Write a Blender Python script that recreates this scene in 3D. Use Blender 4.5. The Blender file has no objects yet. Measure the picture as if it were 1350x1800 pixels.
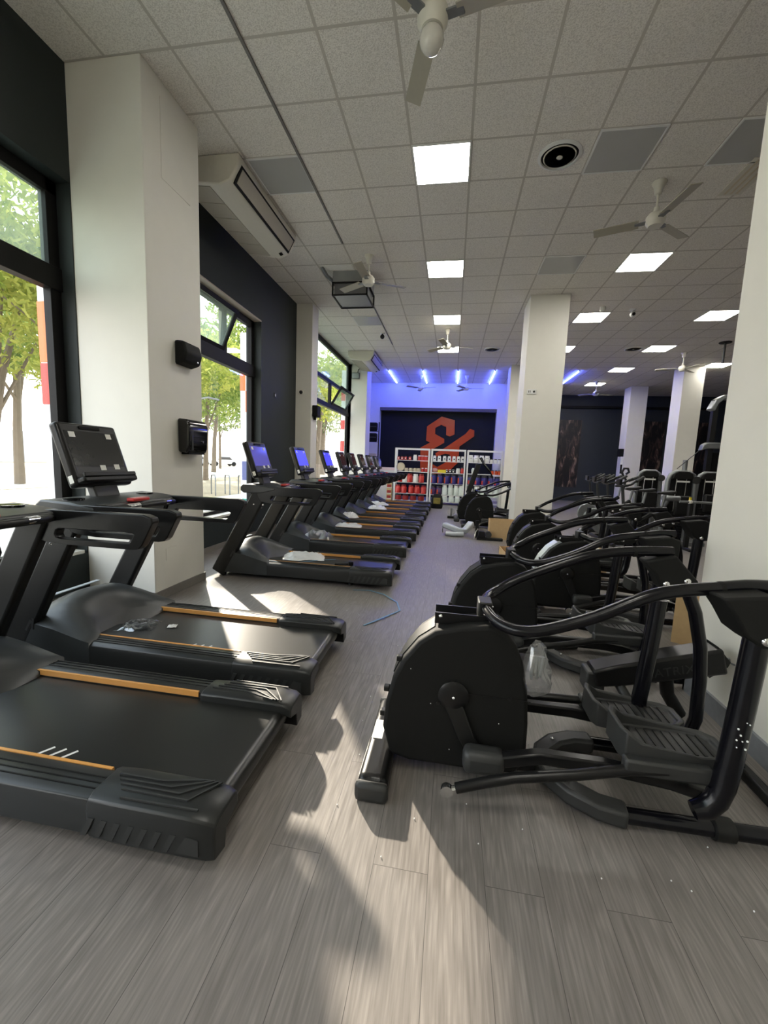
import bpy, bmesh, math, random
from mathutils import Vector, Matrix
random.seed(7)
sc = bpy.context.scene
COL = sc.collection
PI = math.pi
# ------------------------------------------------------------------ camera
EYE = 1.39
f_px, yaw, pitch, roll = 718.52, -0.158949, 0.121737, -0.039488
cy, sy, cp, sp, cr, sr = math.cos(yaw), math.sin(yaw), math.cos(pitch), math.sin(pitch), math.cos(roll), math.sin(roll)
fwd = Vector((sy*cp, cy*cp, -sp)); right = Vector((cy, -sy, 0)); down = fwd.cross(right)
r2 = right*cr + down*sr; d2 = -right*sr + down*cr
cam_d = bpy.data.cameras.new('camera'); cam = bpy.data.objects.new('camera', cam_d); COL.objects.link(cam)
M = Matrix.Identity(4)
for i in range(3):
    M[i][0], M[i][1], M[i][2] = r2[i], -d2[i], -fwd[i]
M.translation = Vector((0, 0, EYE))
cam.matrix_world = M
cam_d.sensor_fit = 'HORIZONTAL'; cam_d.sensor_width = 36.0
cam_d.lens = 36.0*f_px/1350
cam_d.clip_start = 0.05; cam_d.clip_end = 500
sc.camera = cam
# ------------------------------------------------------------------ light and exposure
vs = sc.view_settings
vs.view_transform = 'Standard'; vs.look = 'None'; vs.gamma = 1.0; vs.use_curve_mapping = False
vs.exposure = 1.12
world = bpy.data.worlds.new('sky'); sc.world = world; world.use_nodes = True
wn = world.node_tree; bg = wn.nodes['Background']
tc = wn.nodes.new('ShaderNodeTexCoord'); sep = wn.nodes.new('ShaderNodeSeparateXYZ'); rmp = wn.nodes.new('ShaderNodeValToRGB')
wn.links.new(tc.outputs['Generated'], sep.inputs[0]); wn.links.new(sep.outputs['Z'], rmp.inputs[0]); wn.links.new(rmp.outputs[0], bg.inputs[0])
rmp.color_ramp.elements[0].position = 0.0; rmp.color_ramp.elements[0].color = (1, .97, .9, 1)
rmp.color_ramp.elements[1].position = 0.7; rmp.color_ramp.elements[1].color = (.72, .86, 1, 1)
bg.inputs['Strength'].default_value = 2.6
sun_d = bpy.data.lights.new('sun', 'SUN'); sun = bpy.data.objects.new('sun', sun_d); COL.objects.link(sun)
sun_d.energy = 6.5; sun_d.angle = 0.02; sun_d.color = (1, .9, .74)
sun.location = (-20, 22, 14)
sun.rotation_euler = Vector((.605, -.796, -.445)).to_track_quat('-Z', 'Y').to_euler()
PANEL_L = 16.5        # ceiling LED panels
BLUE_L = 40.0         # blue LED tubes
CEIL = 4.587
# ------------------------------------------------------------------ helpers
class NT:
    def __init__(s, name):
        s.m = bpy.data.materials.new(name); s.m.use_nodes = True
        s.t = s.m.node_tree; s.p = s.t.nodes['Principled BSDF']; s.out = s.t.nodes['Material Output']
    def n(s, typ, **kw):
        x = s.t.nodes.new(typ)
        for k, v in kw.items(): setattr(x, k, v)
        return x
    def l(s, a, b): s.t.links.new(a, b)
    def math(s, op, a, b=None):
        x = s.n('ShaderNodeMath', operation=op)
        for i, v in enumerate((a, b)):
            if v is None: continue
            if isinstance(v, (int, float)): x.inputs[i].default_value = v
            else: s.l(v, x.inputs[i])
        return x.outputs[0]
    def mix(s, f, a, b):
        x = s.n('ShaderNodeMix', data_type='RGBA')
        for sock, v in ((x.inputs[0], f), (x.inputs[6], a), (x.inputs[7], b)):
            if isinstance(v, (int, float)): sock.default_value = v
            elif isinstance(v, tuple): sock.default_value = (*v, 1)
            else: s.l(v, sock)
        return x.outputs[2]
    def noise(s, scale, detail=3, vec=None, dist=0):
        x = s.n('ShaderNodeTexNoise'); x.inputs['Scale'].default_value = scale; x.inputs['Detail'].default_value = detail
        x.inputs['Distortion'].default_value = dist
        if vec is not None: s.l(vec, x.inputs['Vector'])
        return x.outputs['Fac']
    def bump(s, h, strength=.3, dist=.01):
        x = s.n('ShaderNodeBump'); x.inputs['Strength'].default_value = strength; x.inputs['Distance'].default_value = dist
        s.l(h, x.inputs['Height']); s.l(x.outputs[0], s.p.inputs['Normal'])
def pm(name, col, rough=.5, metal=0, var=.12, scale=30, bump=0, spec=.5, emit=0, ecol=None):
    k = NT(name); p = k.p
    tc = k.n('ShaderNodeTexCoord')
    nz = k.noise(scale, 3, tc.outputs['Object'])
    c2 = tuple(min(1, c*(1+var)) for c in col); c1 = tuple(c*(1-var) for c in col)
    k.l(k.mix(nz, c1, c2), p.inputs['Base Color'])
    p.inputs['Roughness'].default_value = rough; p.inputs['Metallic'].default_value = metal
    p.inputs['Specular IOR Level'].default_value = spec
    if bump: k.bump(nz, bump, .004)
    if emit:
        p.inputs['Emission Color'].default_value = (*(ecol or col), 1); p.inputs['Emission Strength'].default_value = emit
    return k.m
def glass_mat(name, tint=(1, 1, 1), gloss=.08, rough=.02, film=0.0, filmcol=(.8, .85, .83)):
    k = NT(name); tr = k.n('ShaderNodeBsdfTransparent'); gl = k.n('ShaderNodeBsdfGlossy'); mx = k.n('ShaderNodeMixShader')
    tr.inputs[0].default_value = (*tint, 1); gl.inputs['Roughness'].default_value = rough
    fr = k.n('ShaderNodeLayerWeight'); fr.inputs['Blend'].default_value = .5
    f = k.math('MULTIPLY', k.math('POWER', fr.outputs['Facing'], 5.0), .6); f = k.math('ADD', f, gloss*.3)
    k.l(f, mx.inputs[0]); k.l(tr.outputs[0], mx.inputs[1]); k.l(gl.outputs[0], mx.inputs[2])
    last = mx.outputs[0]
    if film:
        df = k.n('ShaderNodeBsdfTranslucent'); df.inputs[0].default_value = (*filmcol, 1)
        m2 = k.n('ShaderNodeMixShader'); m2.inputs[0].default_value = film
        k.l(last, m2.inputs[1]); k.l(df.outputs[0], m2.inputs[2]); last = m2.outputs[0]
    k.l(last, k.out.inputs[0]); return k.m
class MB:
    def __init__(s): s.bm = bmesh.new(); s.mi = 0
    def _v(s, vs): return [s.bm.verts.new(v) for v in vs]
    def face(s, vs, smooth=False):
        try:
            f = s.bm.faces.new(vs); f.smooth = smooth; f.material_index = s.mi; return f
        except ValueError: return None
    def quad(s, a, b, c, d): s.face(s._v((a, b, c, d))); return s
    def poly(s, pts): s.face(s._v(pts)); return s
    def box(s, x0, x1, y0, y1, z0, z1, mat=None):
        P = [(x, y, z) for z in (z0, z1) for y in (y0, y1) for x in (x0, x1)]
        if mat is not None: P = [mat @ Vector(p) for p in P]
        v = s._v(P)
        for q in ((0, 2, 3, 1), (4, 5, 7, 6), (0, 1, 5, 4), (2, 6, 7, 3), (0, 4, 6, 2), (1, 3, 7, 5)): s.face([v[i] for i in q])
        return s
    def prism(s, pts, lo, hi, axis='y'):   # 2-D outline swept along an axis; outline in the other two axes
        def P(a, b, t): return (a, t, b) if axis == 'y' else ((a, b, t) if axis == 'z' else (t, a, b))
        A = s._v([P(a, b, lo) for a, b in pts]); B = s._v([P(a, b, hi) for a, b in pts]); n = len(pts)
        s.face(A); s.face(B[::-1])
        for i in range(n): s.face([A[i], B[i], B[(i+1) % n], A[(i+1) % n]])
        return s
    def ring(s, outer, inner, lo, hi, axis='y'):
        def P(a, b, t): return (a, t, b) if axis == 'y' else ((a, b, t) if axis == 'z' else (t, a, b))
        n = len(outer); L = []
        for pts in (outer, inner):
            for t in (lo, hi): L.append(s._v([P(a, b, t) for a, b in pts]))
        oa, ob, ia, ib = L
        for i in range(n):
            j = (i+1) % n
            s.face([oa[i], ob[i], ob[j], oa[j]]); s.face([ia[i], ia[j], ib[j], ib[i]])
            s.face([oa[i], oa[j], ia[j], ia[i]]); s.face([ob[i], ib[i], ib[j], ob[j]])
        return s
    def tube(s, path, r, seg=10, closed=False, rx=None, flat=None):
        path = [Vector(p) for p in path]; n = len(path); rings = []
        up = None
        for i, p in enumerate(path):
            if closed: t = path[(i+1) % n] - path[i-1]
            else: t = path[min(i+1, n-1)] - path[max(i-1, 0)]
            t.normalize()
            if up is None:
                up = Vector((0, 0, 1)) if abs(t.z) < .9 else Vector((1, 0, 0))
            a = t.cross(up)
            if a.length < 1e-5: a = t.cross(Vector((0, 1, 0)))
            a.normalize(); b = a.cross(t); up = b
            rr = r[i] if isinstance(r, (list, tuple)) else r
            ra = rr*(flat or 1)
            rings.append(s._v([p + a*math.cos(2*PI*k/seg)*ra + b*math.sin(2*PI*k/seg)*rr for k in range(seg)]))
        for i in range(n if closed else n-1):
            A, B = rings[i], rings[(i+1) % n]
            for k in range(seg): s.face([A[k], A[(k+1) % seg], B[(k+1) % seg], B[k]], True)
        if not closed: s.face(rings[0][::-1]); s.face(rings[-1])
        return s
    def bar(s, path, w, h):                # rectangular section: w sideways, h upward
        path = [Vector(p) for p in path]; n = len(path); rings = []
        for i, p in enumerate(path):
            t = (path[min(i+1, n-1)] - path[max(i-1, 0)]).normalized()
            a = t.cross(Vector((0, 0, 1)))
            if a.length < 1e-4: a = Vector((0, 1, 0))
            a.normalize(); b = a.cross(t)
            rings.append(s._v([p+a*w/2+b*h/2, p-a*w/2+b*h/2, p-a*w/2-b*h/2, p+a*w/2-b*h/2]))
        for i in range(n-1):
            for k in range(4): s.face([rings[i][k], rings[i][(k+1) % 4], rings[i+1][(k+1) % 4], rings[i+1][k]])
        s.face(rings[0][::-1]); s.face(rings[-1]); return s
    def lathe(s, prof, c=(0, 0, 0), axis='z', seg=20):
        rings = []
        for r, h in prof:
            ring = []
            for k in range(seg):
                a = 2*PI*k/seg; u, w = r*math.cos(a), r*math.sin(a)
                p = {'z': (u, w, h), 'y': (u, h, w), 'x': (h, u, w)}[axis]
                ring.append((c[0]+p[0], c[1]+p[1], c[2]+p[2]))
            rings.append(s._v(ring))
        for i in range(len(rings)-1):
            for k in range(seg): s.face([rings[i][k], rings[i][(k+1) % seg], rings[i+1][(k+1) % seg], rings[i+1][k]], True)
        s.face(rings[0][::-1]); s.face(rings[-1]); return s
    def ball(s, c, r, u=12, v=8, sc_=(1, 1, 1)):
        prof = [(max(1e-4, math.sin(PI*i/v))*r, -math.cos(PI*i/v)*r) for i in range(v+1)]
        n0 = len(s.bm.verts); s.lathe(prof, (0, 0, 0), 'z', u); s.bm.verts.ensure_lookup_table()
        for q in s.bm.verts[n0:]: q.co = Vector((c[0]+q.co.x*sc_[0], c[1]+q.co.y*sc_[1], c[2]+q.co.z*sc_[2]))
        return s
    def loft(s, rings, smooth=True, cap=True):
        R = [s._v(r) for r in rings]; n = len(R[0])
        for i in range(len(R)-1):
            for k in range(n): s.face([R[i][k], R[i][(k+1) % n], R[i+1][(k+1) % n], R[i+1][k]], smooth)
        if cap: s.face(R[0][::-1]); s.face(R[-1])
        return s
def obj(name, mb, mats, parent=None, bevel=0, loc=None, sharp=40, seg=2, fixn=True):
    if fixn: bmesh.ops.recalc_face_normals(mb.bm, faces=mb.bm.faces)
    me = bpy.data.meshes.new(name); mb.bm.to_mesh(me); mb.bm.free()
    for m in (mats if isinstance(mats, (list, tuple)) else [mats]): me.materials.append(m)
    me.shade_smooth() if bevel else None
    try: me.set_sharp_from_angle(angle=math.radians(sharp))
    except Exception: pass
    o = bpy.data.objects.new(name, me); COL.objects.link(o)
    if parent is not None: o.parent = parent
    if loc: o.location = loc
    if bevel:
        b = o.modifiers.new('bevel', 'BEVEL'); b.width = bevel; b.segments = seg; b.limit_method = 'ANGLE'; b.angle_limit = math.radians(35)
        b.harden_normals = False
    return o
def thing(name, label, cat, loc=(0, 0, 0), rz=0, group=None):
    o = bpy.data.objects.new(name, None); COL.objects.link(o); o.empty_display_size = .1
    o.location = loc; o.rotation_euler = (0, 0, rz); o['label'] = label; o['category'] = cat
    if group: o['group'] = group
    return o
def tag(o, label, cat, group=None):
    o['label'] = label; o['category'] = cat
    if group: o['group'] = group
    return o
def struct(o): o['kind'] = 'structure'; return o
def dup(root, label=None, loc=None, rz=None, skip=()):
    r = root.copy(); COL.objects.link(r)
    if label: r['label'] = label
    if loc is not None: r.location = loc
    if rz is not None: r.rotation_euler = (0, 0, rz)
    def kids(a, b):
        for ch in a.children:
            if ch.name.split('.')[0] in skip: continue
            c = ch.copy(); COL.objects.link(c); c.parent = b; kids(ch, c)
    kids(root, r); return r
def text_mesh(name, body, size, mat, parent, mw, extrude=.001):
    cu = bpy.data.curves.new(name, 'FONT'); cu.body = body; cu.size = size; cu.extrude = extrude
    cu.align_x = 'CENTER'; cu.align_y = 'CENTER'; cu.space_character = 1.08
    t = bpy.data.objects.new('tmp', cu); COL.objects.link(t); bpy.context.view_layer.update()
    me = bpy.data.meshes.new_from_object(t.evaluated_get(bpy.context.evaluated_depsgraph_get()))
    bpy.data.objects.remove(t); me.materials.clear(); me.materials.append(mat); me.transform(mw)
    o = bpy.data.objects.new(name, me); COL.objects.link(o); o.parent = parent; return o
# ------------------------------------------------------------------ materials
WALL = pm('white_paint', (.72, .70, .635), .6, var=.03, scale=6)
DARKW = pm('dark_paint', (.022, .0275, .0275), .6, var=.08, scale=5, spec=.3)
NAVY = pm('navy_paint', (.0065, .008, .012), .6, spec=.25)
SLATE = pm('slate_paint', (.020, .026, .034), .6, var=.08, scale=4)
FRAME = pm('black_frame', (.006, .0055, .0055), .55, spec=.2)
SILL = pm('pale_stone', (.7, .68, .62), .4)
BLACK = pm('black_plastic', (.0085, .0087, .0085), .42, var=.1, scale=60, spec=.32)
BLACKS = pm('black_satin', (.007, .007, .0075), .28, var=.1, scale=40, spec=.30)
COAT = pm('black_powder_coat', (.004, .004, .006), .20, var=.1, scale=80, spec=.30)
MATTE = pm('matte_black', (.006, .0062, .006), .65, var=.15, scale=50, spec=.22)
HOOD = pm('hood_plastic', (.028, .031, .032), .40, var=.08, scale=40)
RAIL = pm('rail_plastic', (.015, .016, .016), .36, var=.1, scale=60, spec=.4)
BELT = pm('belt_rubber', (.011, .0115, .011), .33, var=.15, scale=300, spec=.65)
GREYP = pm('grey_plastic', (.024, .025, .025), .5, var=.1)
STEEL = pm('machine_grey', (.22, .23, .235), .35, metal=.6, var=.08)
CHROME = pm('chrome', (.75, .75, .76), .12, metal=1, var=.02)
ORANGE = pm('orange_strip', (.58, .28, .075), .35, var=.06)
WHITE = pm('white_plastic', (.72, .72, .70), .45, var=.03)
CREAM = pm('cream_enamel', (.60, .575, .50), .38, var=.04)
BLADE = pm('fan_blade', (.36, .335, .265), .4, var=.06)
LOUVRE = pm('air_louvre', (.38, .35, .29), .5, var=.05)
SHINY = pm('gloss_black', (.006, .006, .006), .08, var=.1)
GLOGO = pm('orange_acrylic', (.56, .065, .014), .2, var=.06, spec=.3)
RED = pm('red_plastic', (.5, .03, .025), .3)
DRED = pm('dark_red', (.25, .02, .02), .3)
BLUE = pm('blue_plastic', (.025, .02, .17), .3)
SILVER = pm('silver_cover', (.42, .45, .48), .4, metal=.3)
CARD = pm('cardboard', (.50, .34, .17), .8, var=.1, scale=20)
STRAP = pm('blue_strap', (.12, .25, .36), .35)
MARK = pm('white_print', (.7, .7, .7), .5)
PAPER = pm('white_label', (.7, .7, .66), .6)
YEL = pm('yellow_plastic', (.75, .6, .03), .4)
BEIGE = pm('beige_pack', (.55, .48, .36), .5)
EMBL = pm('grey_emblem', (.022, .022, .023), .3)
FOAM = pm('foam_crumb', (.85, .85, .85), .7)
def emis(name, col, s):
    k = NT(name); k.p.inputs['Base Color'].default_value = (*col, 1); k.p.inputs['Emission Color'].default_value = (*col, 1)
    k.p.inputs['Emission Strength'].default_value = s; k.p.inputs['Roughness'].default_value = .5
    return k.m
PANEL = emis('led_panel', (1, .965, .88), PANEL_L)
BLED = emis('blue_led', (.085, .13, 1.0), BLUE_L)
SCREEN = pm('dark_screen', (.018, .019, .019), .16, var=.1)
SCRB = emis('blue_screen', (.05, .05, .85), .7); SCRB.node_tree.nodes['Principled BSDF'].inputs['Roughness'].default_value = .1  # blue reflection on the glossy screen film, put in as emission
SCRP = emis('violet_screen', (.08, .07, .30), .35); SCRP.node_tree.nodes['Principled BSDF'].inputs['Roughness'].default_value = .1  # violet reflection on the screen film, put in as weaker emission
GLASS = glass_mat('window_glass')
FILM = glass_mat('frosted_glass', (.72, .78, .74), .05, .05, .12, (.45, .52, .48))
PLASTIC = glass_mat('clear_plastic', (.85, .86, .86), .6, .12, .16, (.8, .8, .8))
DIFF = pm('grey_diffuser', (.40, .40, .385), .3, var=.06, scale=3)
# floor: grey-brown planks laid along Y
k = NT('wood_planks'); tcn = k.n('ShaderNodeTexCoord'); mp = k.n('ShaderNodeMapping'); mp.inputs['Rotation'].default_value = (0, 0, PI/2)
k.l(tcn.outputs['Object'], mp.inputs[0])
br = k.n('ShaderNodeTexBrick'); br.offset = .37; br.inputs['Scale'].default_value = 1
for nm, v in (('Brick Width', 1.25), ('Row Height', .19), ('Mortar Size', .0012), ('Mortar Smooth', .3), ('Bias', 0)): br.inputs[nm].default_value = v
br.inputs['Color1'].default_value = (.3, .3, .3, 1); br.inputs['Color2'].default_value = (.8, .8, .8, 1); br.inputs['Mortar'].default_value = (0, 0, 0, 1)
k.l(mp.outputs[0], br.inputs['Vector'])
sx = k.n('ShaderNodeSeparateXYZ'); k.l(tcn.outputs['Object'], sx.inputs[0])
rgb = k.n('ShaderNodeSeparateColor'); k.l(br.outputs['Color'], rgb.inputs[0])
cmb = k.n('ShaderNodeCombineXYZ'); k.l(sx.outputs['X'], cmb.inputs[0]); k.l(k.math('MULTIPLY', sx.outputs['Y'], .045), cmb.inputs[1]); k.l(k.math('MULTIPLY', rgb.outputs[0], 37.0), cmb.inputs[2])
g1 = k.noise(120, 6, cmb.outputs[0]); 
cmb2 = k.n('ShaderNodeCombineXYZ'); k.l(sx.outputs['X'], cmb2.inputs[0]); k.l(k.math('MULTIPLY', sx.outputs['Y'], .16), cmb2.inputs[1]); k.l(k.math('MULTIPLY', rgb.outputs[0], 53.0), cmb2.inputs[2])
rg = k.noise(9, 2, cmb2.outputs[0])
wv = k.math('SINE', k.math('MULTIPLY', rg, 62.0)); wv = k.math('ADD', k.math('MULTIPLY', wv, .5), .5)
rampA = k.n('ShaderNodeValToRGB'); k.l(g1, rampA.inputs[0]); e = rampA.color_ramp.elements
e[0].position = .30; e[0].color = (.132, .118, .108, 1); e[1].position = .70; e[1].color = (.245, .222, .206, 1)
c = k.mix(k.math('MULTIPLY', wv, .34), rampA.outputs[0], (.115, .102, .094))
c = k.mix(k.math('MULTIPLY', k.math('ABSOLUTE', k.math('SUBTRACT', rgb.outputs[0], .5)), .5), c, (.30, .278, .262))
c = k.mix(br.outputs['Fac'], c, (.07, .062, .058))
k.l(c, k.p.inputs['Base Color']); k.p.inputs['Roughness'].default_value = .36
rgh = k.math('ADD', k.math('MULTIPLY', g1, .18), .30); k.l(rgh, k.p.inputs['Roughness'])
k.bump(k.math('SUBTRACT', g1, k.math('MULTIPLY', br.outputs['Fac'], 2.0)), .12, .004)
FLOOR = k.m
# ceiling: 0.6 m mineral tiles on T bars
k = NT('ceiling_tiles'); tcn = k.n('ShaderNodeTexCoord'); sx = k.n('ShaderNodeSeparateXYZ'); k.l(tcn.outputs['Object'], sx.inputs[0])
def gridline(sock, off):
    u = k.math('FRACT', k.math('DIVIDE', k.math('SUBTRACT', sock, off), .6))
    d = k.math('MINIMUM', u, k.math('SUBTRACT', 1.0, u))
    return k.math('LESS_THAN', d, .021)
gl = k.math('MAXIMUM', gridline(sx.outputs['X'], -1.7934), gridline(sx.outputs['Y'], 2.7274))
nz = k.noise(105, 3, tcn.outputs['Object']); nf = k.noise(190, 2, tcn.outputs['Object'])
rc = k.n('ShaderNodeValToRGB'); k.l(nz, rc.inputs[0]); e = rc.color_ramp.elements
e[0].position = .33; e[0].color = (.60, .565, .51, 1); e[1].position = .58; e[1].color = (.82, .785, .725, 1)
k.l(k.mix(gl, rc.outputs[0], (.50, .465, .41)), k.p.inputs['Base Color']); k.p.inputs['Roughness'].default_value = .85
k.bump(k.mix(gl, nz, (.75, .75, .75)), .55, .012)
CEILM = k.m
# ------------------------------------------------------------------ the room shell
XL, YB, YF, XR = -3.38, -3.2, 19.3, 11.5
WT = .28      # left wall thickness
struct(obj('floor', MB().box(-3.7, XR+.2, YB-.2, YF+.2, -.12, 0), FLOOR))
struct(obj('ceiling', MB().box(-3.72, XR+.2, YB-.2, YF+.2, CEIL, CEIL+.15), CEILM))
struct(obj('wall_back', MB().box(1.9, XR+.2, YF, YF+.2, 0, CEIL), SLATE))
struct(obj('wall_right', MB().box(XR, XR+.2, YB, YF, 0, CEIL), SLATE))
struct(obj('wall_front', MB().box(-3.66, XR, YB-.2, YB, 0, CEIL), WALL))
# left wall: dark plinths, reveals and lintels around three window bays
def lwall(*bx):
    m = MB()
    for q in bx: m.box(*q)
    return m
XO = XL - WT
struct(obj('wall_left', lwall((XO, XL, YB, 3.32, 0, .42), (XO, XL, 3.32, 4.3, 0, CEIL), (XO, XL, YB, 3.32, 3.66, CEIL),
    (XO, XL, 4.3, 6.93, 0, .47), (XO, XL, 4.3, 6.93, 3.72, CEIL), (XO, XL, 6.93, 8.58, 0, CEIL)), DARKW))
struct(obj('wall_left', lwall((XO-.02, XL-.1, 8.58, 9.0, 0, CEIL), (XO-.02, XL-.1, 9.0, 13.75, 0, .35), (XO-.02, XL-.1, 13.75, 17.2, 0, CEIL)), WALL))
struct(obj('trim_1', MB().box(XL-.27, XL-.01, YB, 3.3, .42, .45), SILL)); struct(obj('trim_2', MB().box(XL-.27, XL+.02, 4.3, 6.93, .47, .5), SILL))
struct(obj('trim_3', MB().box(XL-.27, XL+.004, 4.3, 6.93, 3.70, 3.72), pm('lintel_board', (.42, .36, .30), .6)))
# niche wall at the far end
NB = 16.9
m = MB(); m.box(-3.7, -3.05, NB, NB+.5, 0, CEIL); m.box(1.62, 2.1, NB, NB+.5, 0, CEIL); m.box(-3.05, 1.62, NB, NB+.5, 3.62, CEIL); m.box(1.9, 2.1, NB+.5, YF+.2, 0, CEIL)
struct(obj('wall_far', m, WALL))
struct(obj('wall_niche', MB().box(-3.05, 1.62, 17.25, 17.4, 0, 3.62), NAVY))
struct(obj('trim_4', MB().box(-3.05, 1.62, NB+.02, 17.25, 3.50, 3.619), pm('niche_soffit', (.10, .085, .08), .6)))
# columns
def column(x0, x1, y0, y1, base=True, nm='column'):
    c = struct(obj(nm, MB().box(x0, x1, y0, y1, 0, CEIL), WALL, bevel=.006))
    return c
column(-3.40, -2.675, 3.33, 4.10, nm='wall_column'); column(-3.44, -3.03, 8.54, 8.92, nm='wall_column')
column(-3.65, -2.945, 13.75, 14.45, nm='wall_column'); column(1.27, 1.975, 8.37, 9.07, nm='wall_column')
column(1.67, 2.33, 13.85, 14.5, nm='wall_column'); column(1.58, 2.3, -1.2, 2.78, nm='wall_column')
column(6.5, 7.1, 17.15, 17.75, nm='wall_column'); column(6.68, 7.25, 13.9, 14.5, nm='wall_column')
SK = pm('skirting', (.20, .185, .17), .35); GSK = pm('steel_skirting', (.33, .35, .38), .22, metal=.5)
m = MB(); m.box(-3.38, -2.665, 3.318, 3.33, 0, .085); m.box(-2.675, -2.663, 3.318, 4.11, 0, .085); m.box(XL, XL+.012, YB, 3.318, 0, .08); m.box(XL, XL+.012, 4.11, 8.53, 0, .08)
struct(obj('baseboard_left', m, SK))
m = MB(); m.box(1.562, 1.58, -1.2, 2.795, 0, .115); m.box(1.562, 2.3, 2.78, 2.795, 0, .115)
struct(obj('baseboard_right', m, GSK))
# ------------------------------------------------------------------ windows
def wframe(mb, y0, y1, z0, z1, w=.06, x=-3.55, d=.07):
    mb.box(x-d/2, x+d/2, y0, y1, z0, z0+w); mb.box(x-d/2, x+d/2, y0, y1, z1-w, z1)
    mb.box(x-d/2, x+d/2, y0, y0+w, z0+w, z1-w); mb.box(x-d/2, x+d/2, y1-w, y1, z0+w, z1-w)
def window(n, y0, y1, z0, z1, muls, tr=(2.77, 2.96), x=-3.55, endw=.10, upper=True, extra=None):
    m = MB(); d = .08
    m.box(x-d/2, x+d/2, y0, y1, z0, z0+.05); m.box(x-d/2, x+d/2, y0, y1, z1-.11, z1)
    m.box(x-d/2, x+d/2, y0, y0+endw, z0, z1); m.box(x-d/2, x+d/2, y1-endw, y1, z0, z1)
    m.box(x-d/2, x+d/2+.02, y0, y1, tr[0], tr[1])
    for y, lo, hi in muls: m.box(x-d/2, x+d/2, y-.05, y+.05, lo, hi)
    f = struct(obj('window_%d' % n, m, FRAME, bevel=.004))
    return f
w1 = window(1, YB, 3.315, .45, 3.66, [(1.4, .45, 3.66), (-.6, .45, 3.66)])
for a, b in ((YB+.1, -.65), (-.55, 1.35), (1.45, 3.215)):
    obj('lower_pane', MB().box(-3.556, -3.55, a, b, .5, 2.77), GLASS, w1); obj('upper_pane', MB().box(-3.556, -3.55, a, b, 2.96, 3.55), FILM, w1)
w2 = window(2, 4.3, 6.93, .5, 3.70, [(6.0, 2.96, 3.7)])
obj('lower_pane', MB().box(-3.556, -3.55, 4.4, 6.83, .55, 2.77), GLASS, w2); obj('upper_pane', MB().box(-3.556, -3.55, 6.05, 6.83, 2.96, 3.59), GLASS, w2)
sash = MB(); wframe(sash, 4.42, 5.96, 2.97, 3.60, .06, 0, .045)
ss = obj('tilting_sash', sash, FRAME, w2); ss.matrix_parent_inverse = Matrix.Identity(4)
so = Matrix.Translation((-3.53, 0, 2.97)) @ Matrix.Rotation(math.radians(24), 4, 'Y') @ Matrix.Translation((0, 0, -2.97)); ss.data.transform(so)
pn = obj('sash_pane', MB().box(-.003, .003, 4.48, 5.90, 3.03, 3.54), FILM, ss); pn.data.transform(so)
w3 = window(3, 8.95, 13.745, .35, CEIL, [(11.7, 2.96, 3.6)], x=-3.6, tr=(2.86, 2.98), endw=.09)
m = MB(); m.box(-3.64, -3.56, 9.0, 13.7, 3.56, 3.66); obj('upper_transom', m, FRAME, w3)
obj('lower_pane', MB().box(-3.606, -3.6, 9.04, 13.66, .4, 2.86), GLASS, w3); obj('upper_pane', MB().box(-3.606, -3.6, 9.04, 13.66, 3.66, 4.5), FILM, w3)
obj('middle_pane', MB().box(-3.606, -3.6, 9.04, 11.65, 2.98, 3.56), GLASS, w3)
sash = MB(); wframe(sash, 11.77, 13.3, 2.99, 3.6, .07, 0, .05); ss3 = obj('tilting_sash', sash, FRAME, w3)
so = Matrix.Translation((-3.57, 0, 2.99)) @ Matrix.Rotation(math.radians(30), 4, 'Y') @ Matrix.Translation((0, 0, -2.99)); ss3.data.transform(so)
pn = obj('sash_pane', MB().box(-.003, .003, 11.84, 13.23, 3.06, 3.53), FILM, ss3); pn.data.transform(so)
# ------------------------------------------------------------------ outside: ground, trees, racks, sign panels, cars
DIRT = pm('dry_earth', (.30, .24, .155), .9, var=.35, scale=.5); PAVE = pm('pale_paving', (.42, .40, .35), .8, var=.06, scale=.8)
BARK = pm('bark', (.16, .125, .09), .9, var=.3, scale=6)
struct(obj('ground_outside', MB().box(-120, -3.8, -60, 140, -.4, -.11), DIRT))
struct(obj('pavement_outside', MB().box(-8.2, -3.66, -30, 60, -.11, -.08), PAVE)); struct(obj('path_outside', MB().box(-22, -15.5, -40, 60, -.11, -.09), PAVE))
def leafmat(name, c1, c2):
    k = NT(name); oi = k.n('ShaderNodeTexCoord'); nz = k.noise(1.6, 3, oi.outputs['Object'])
    r = k.n('ShaderNodeValToRGB'); k.l(nz, r.inputs[0]); r.color_ramp.elements[0].position = .35; r.color_ramp.elements[1].position = .65
    r.color_ramp.elements[0].color = (*c1, 1); r.color_ramp.elements[1].color = (*c2, 1)
    d = k.n('ShaderNodeBsdfDiffuse'); t = k.n('ShaderNodeBsdfTranslucent'); mx = k.n('ShaderNodeMixShader'); mx.inputs[0].default_value = .5
    k.l(r.outputs[0], d.inputs[0]); k.l(r.outputs[0], t.inputs[0]); k.l(d.outputs[0], mx.inputs[1]); k.l(t.outputs[0], mx.inputs[2]); k.l(mx.outputs[0], k.out.inputs[0]); return k.m
LEAFS = [leafmat('leaf_yellow_green', (.19, .25, .04), (.48, .47, .12)), leafmat('leaf_mid_green', (.10, .17, .04), (.33, .38, .11)), leafmat('leaf_grey_green', (.12, .17, .08), (.36, .40, .22))]
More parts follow.
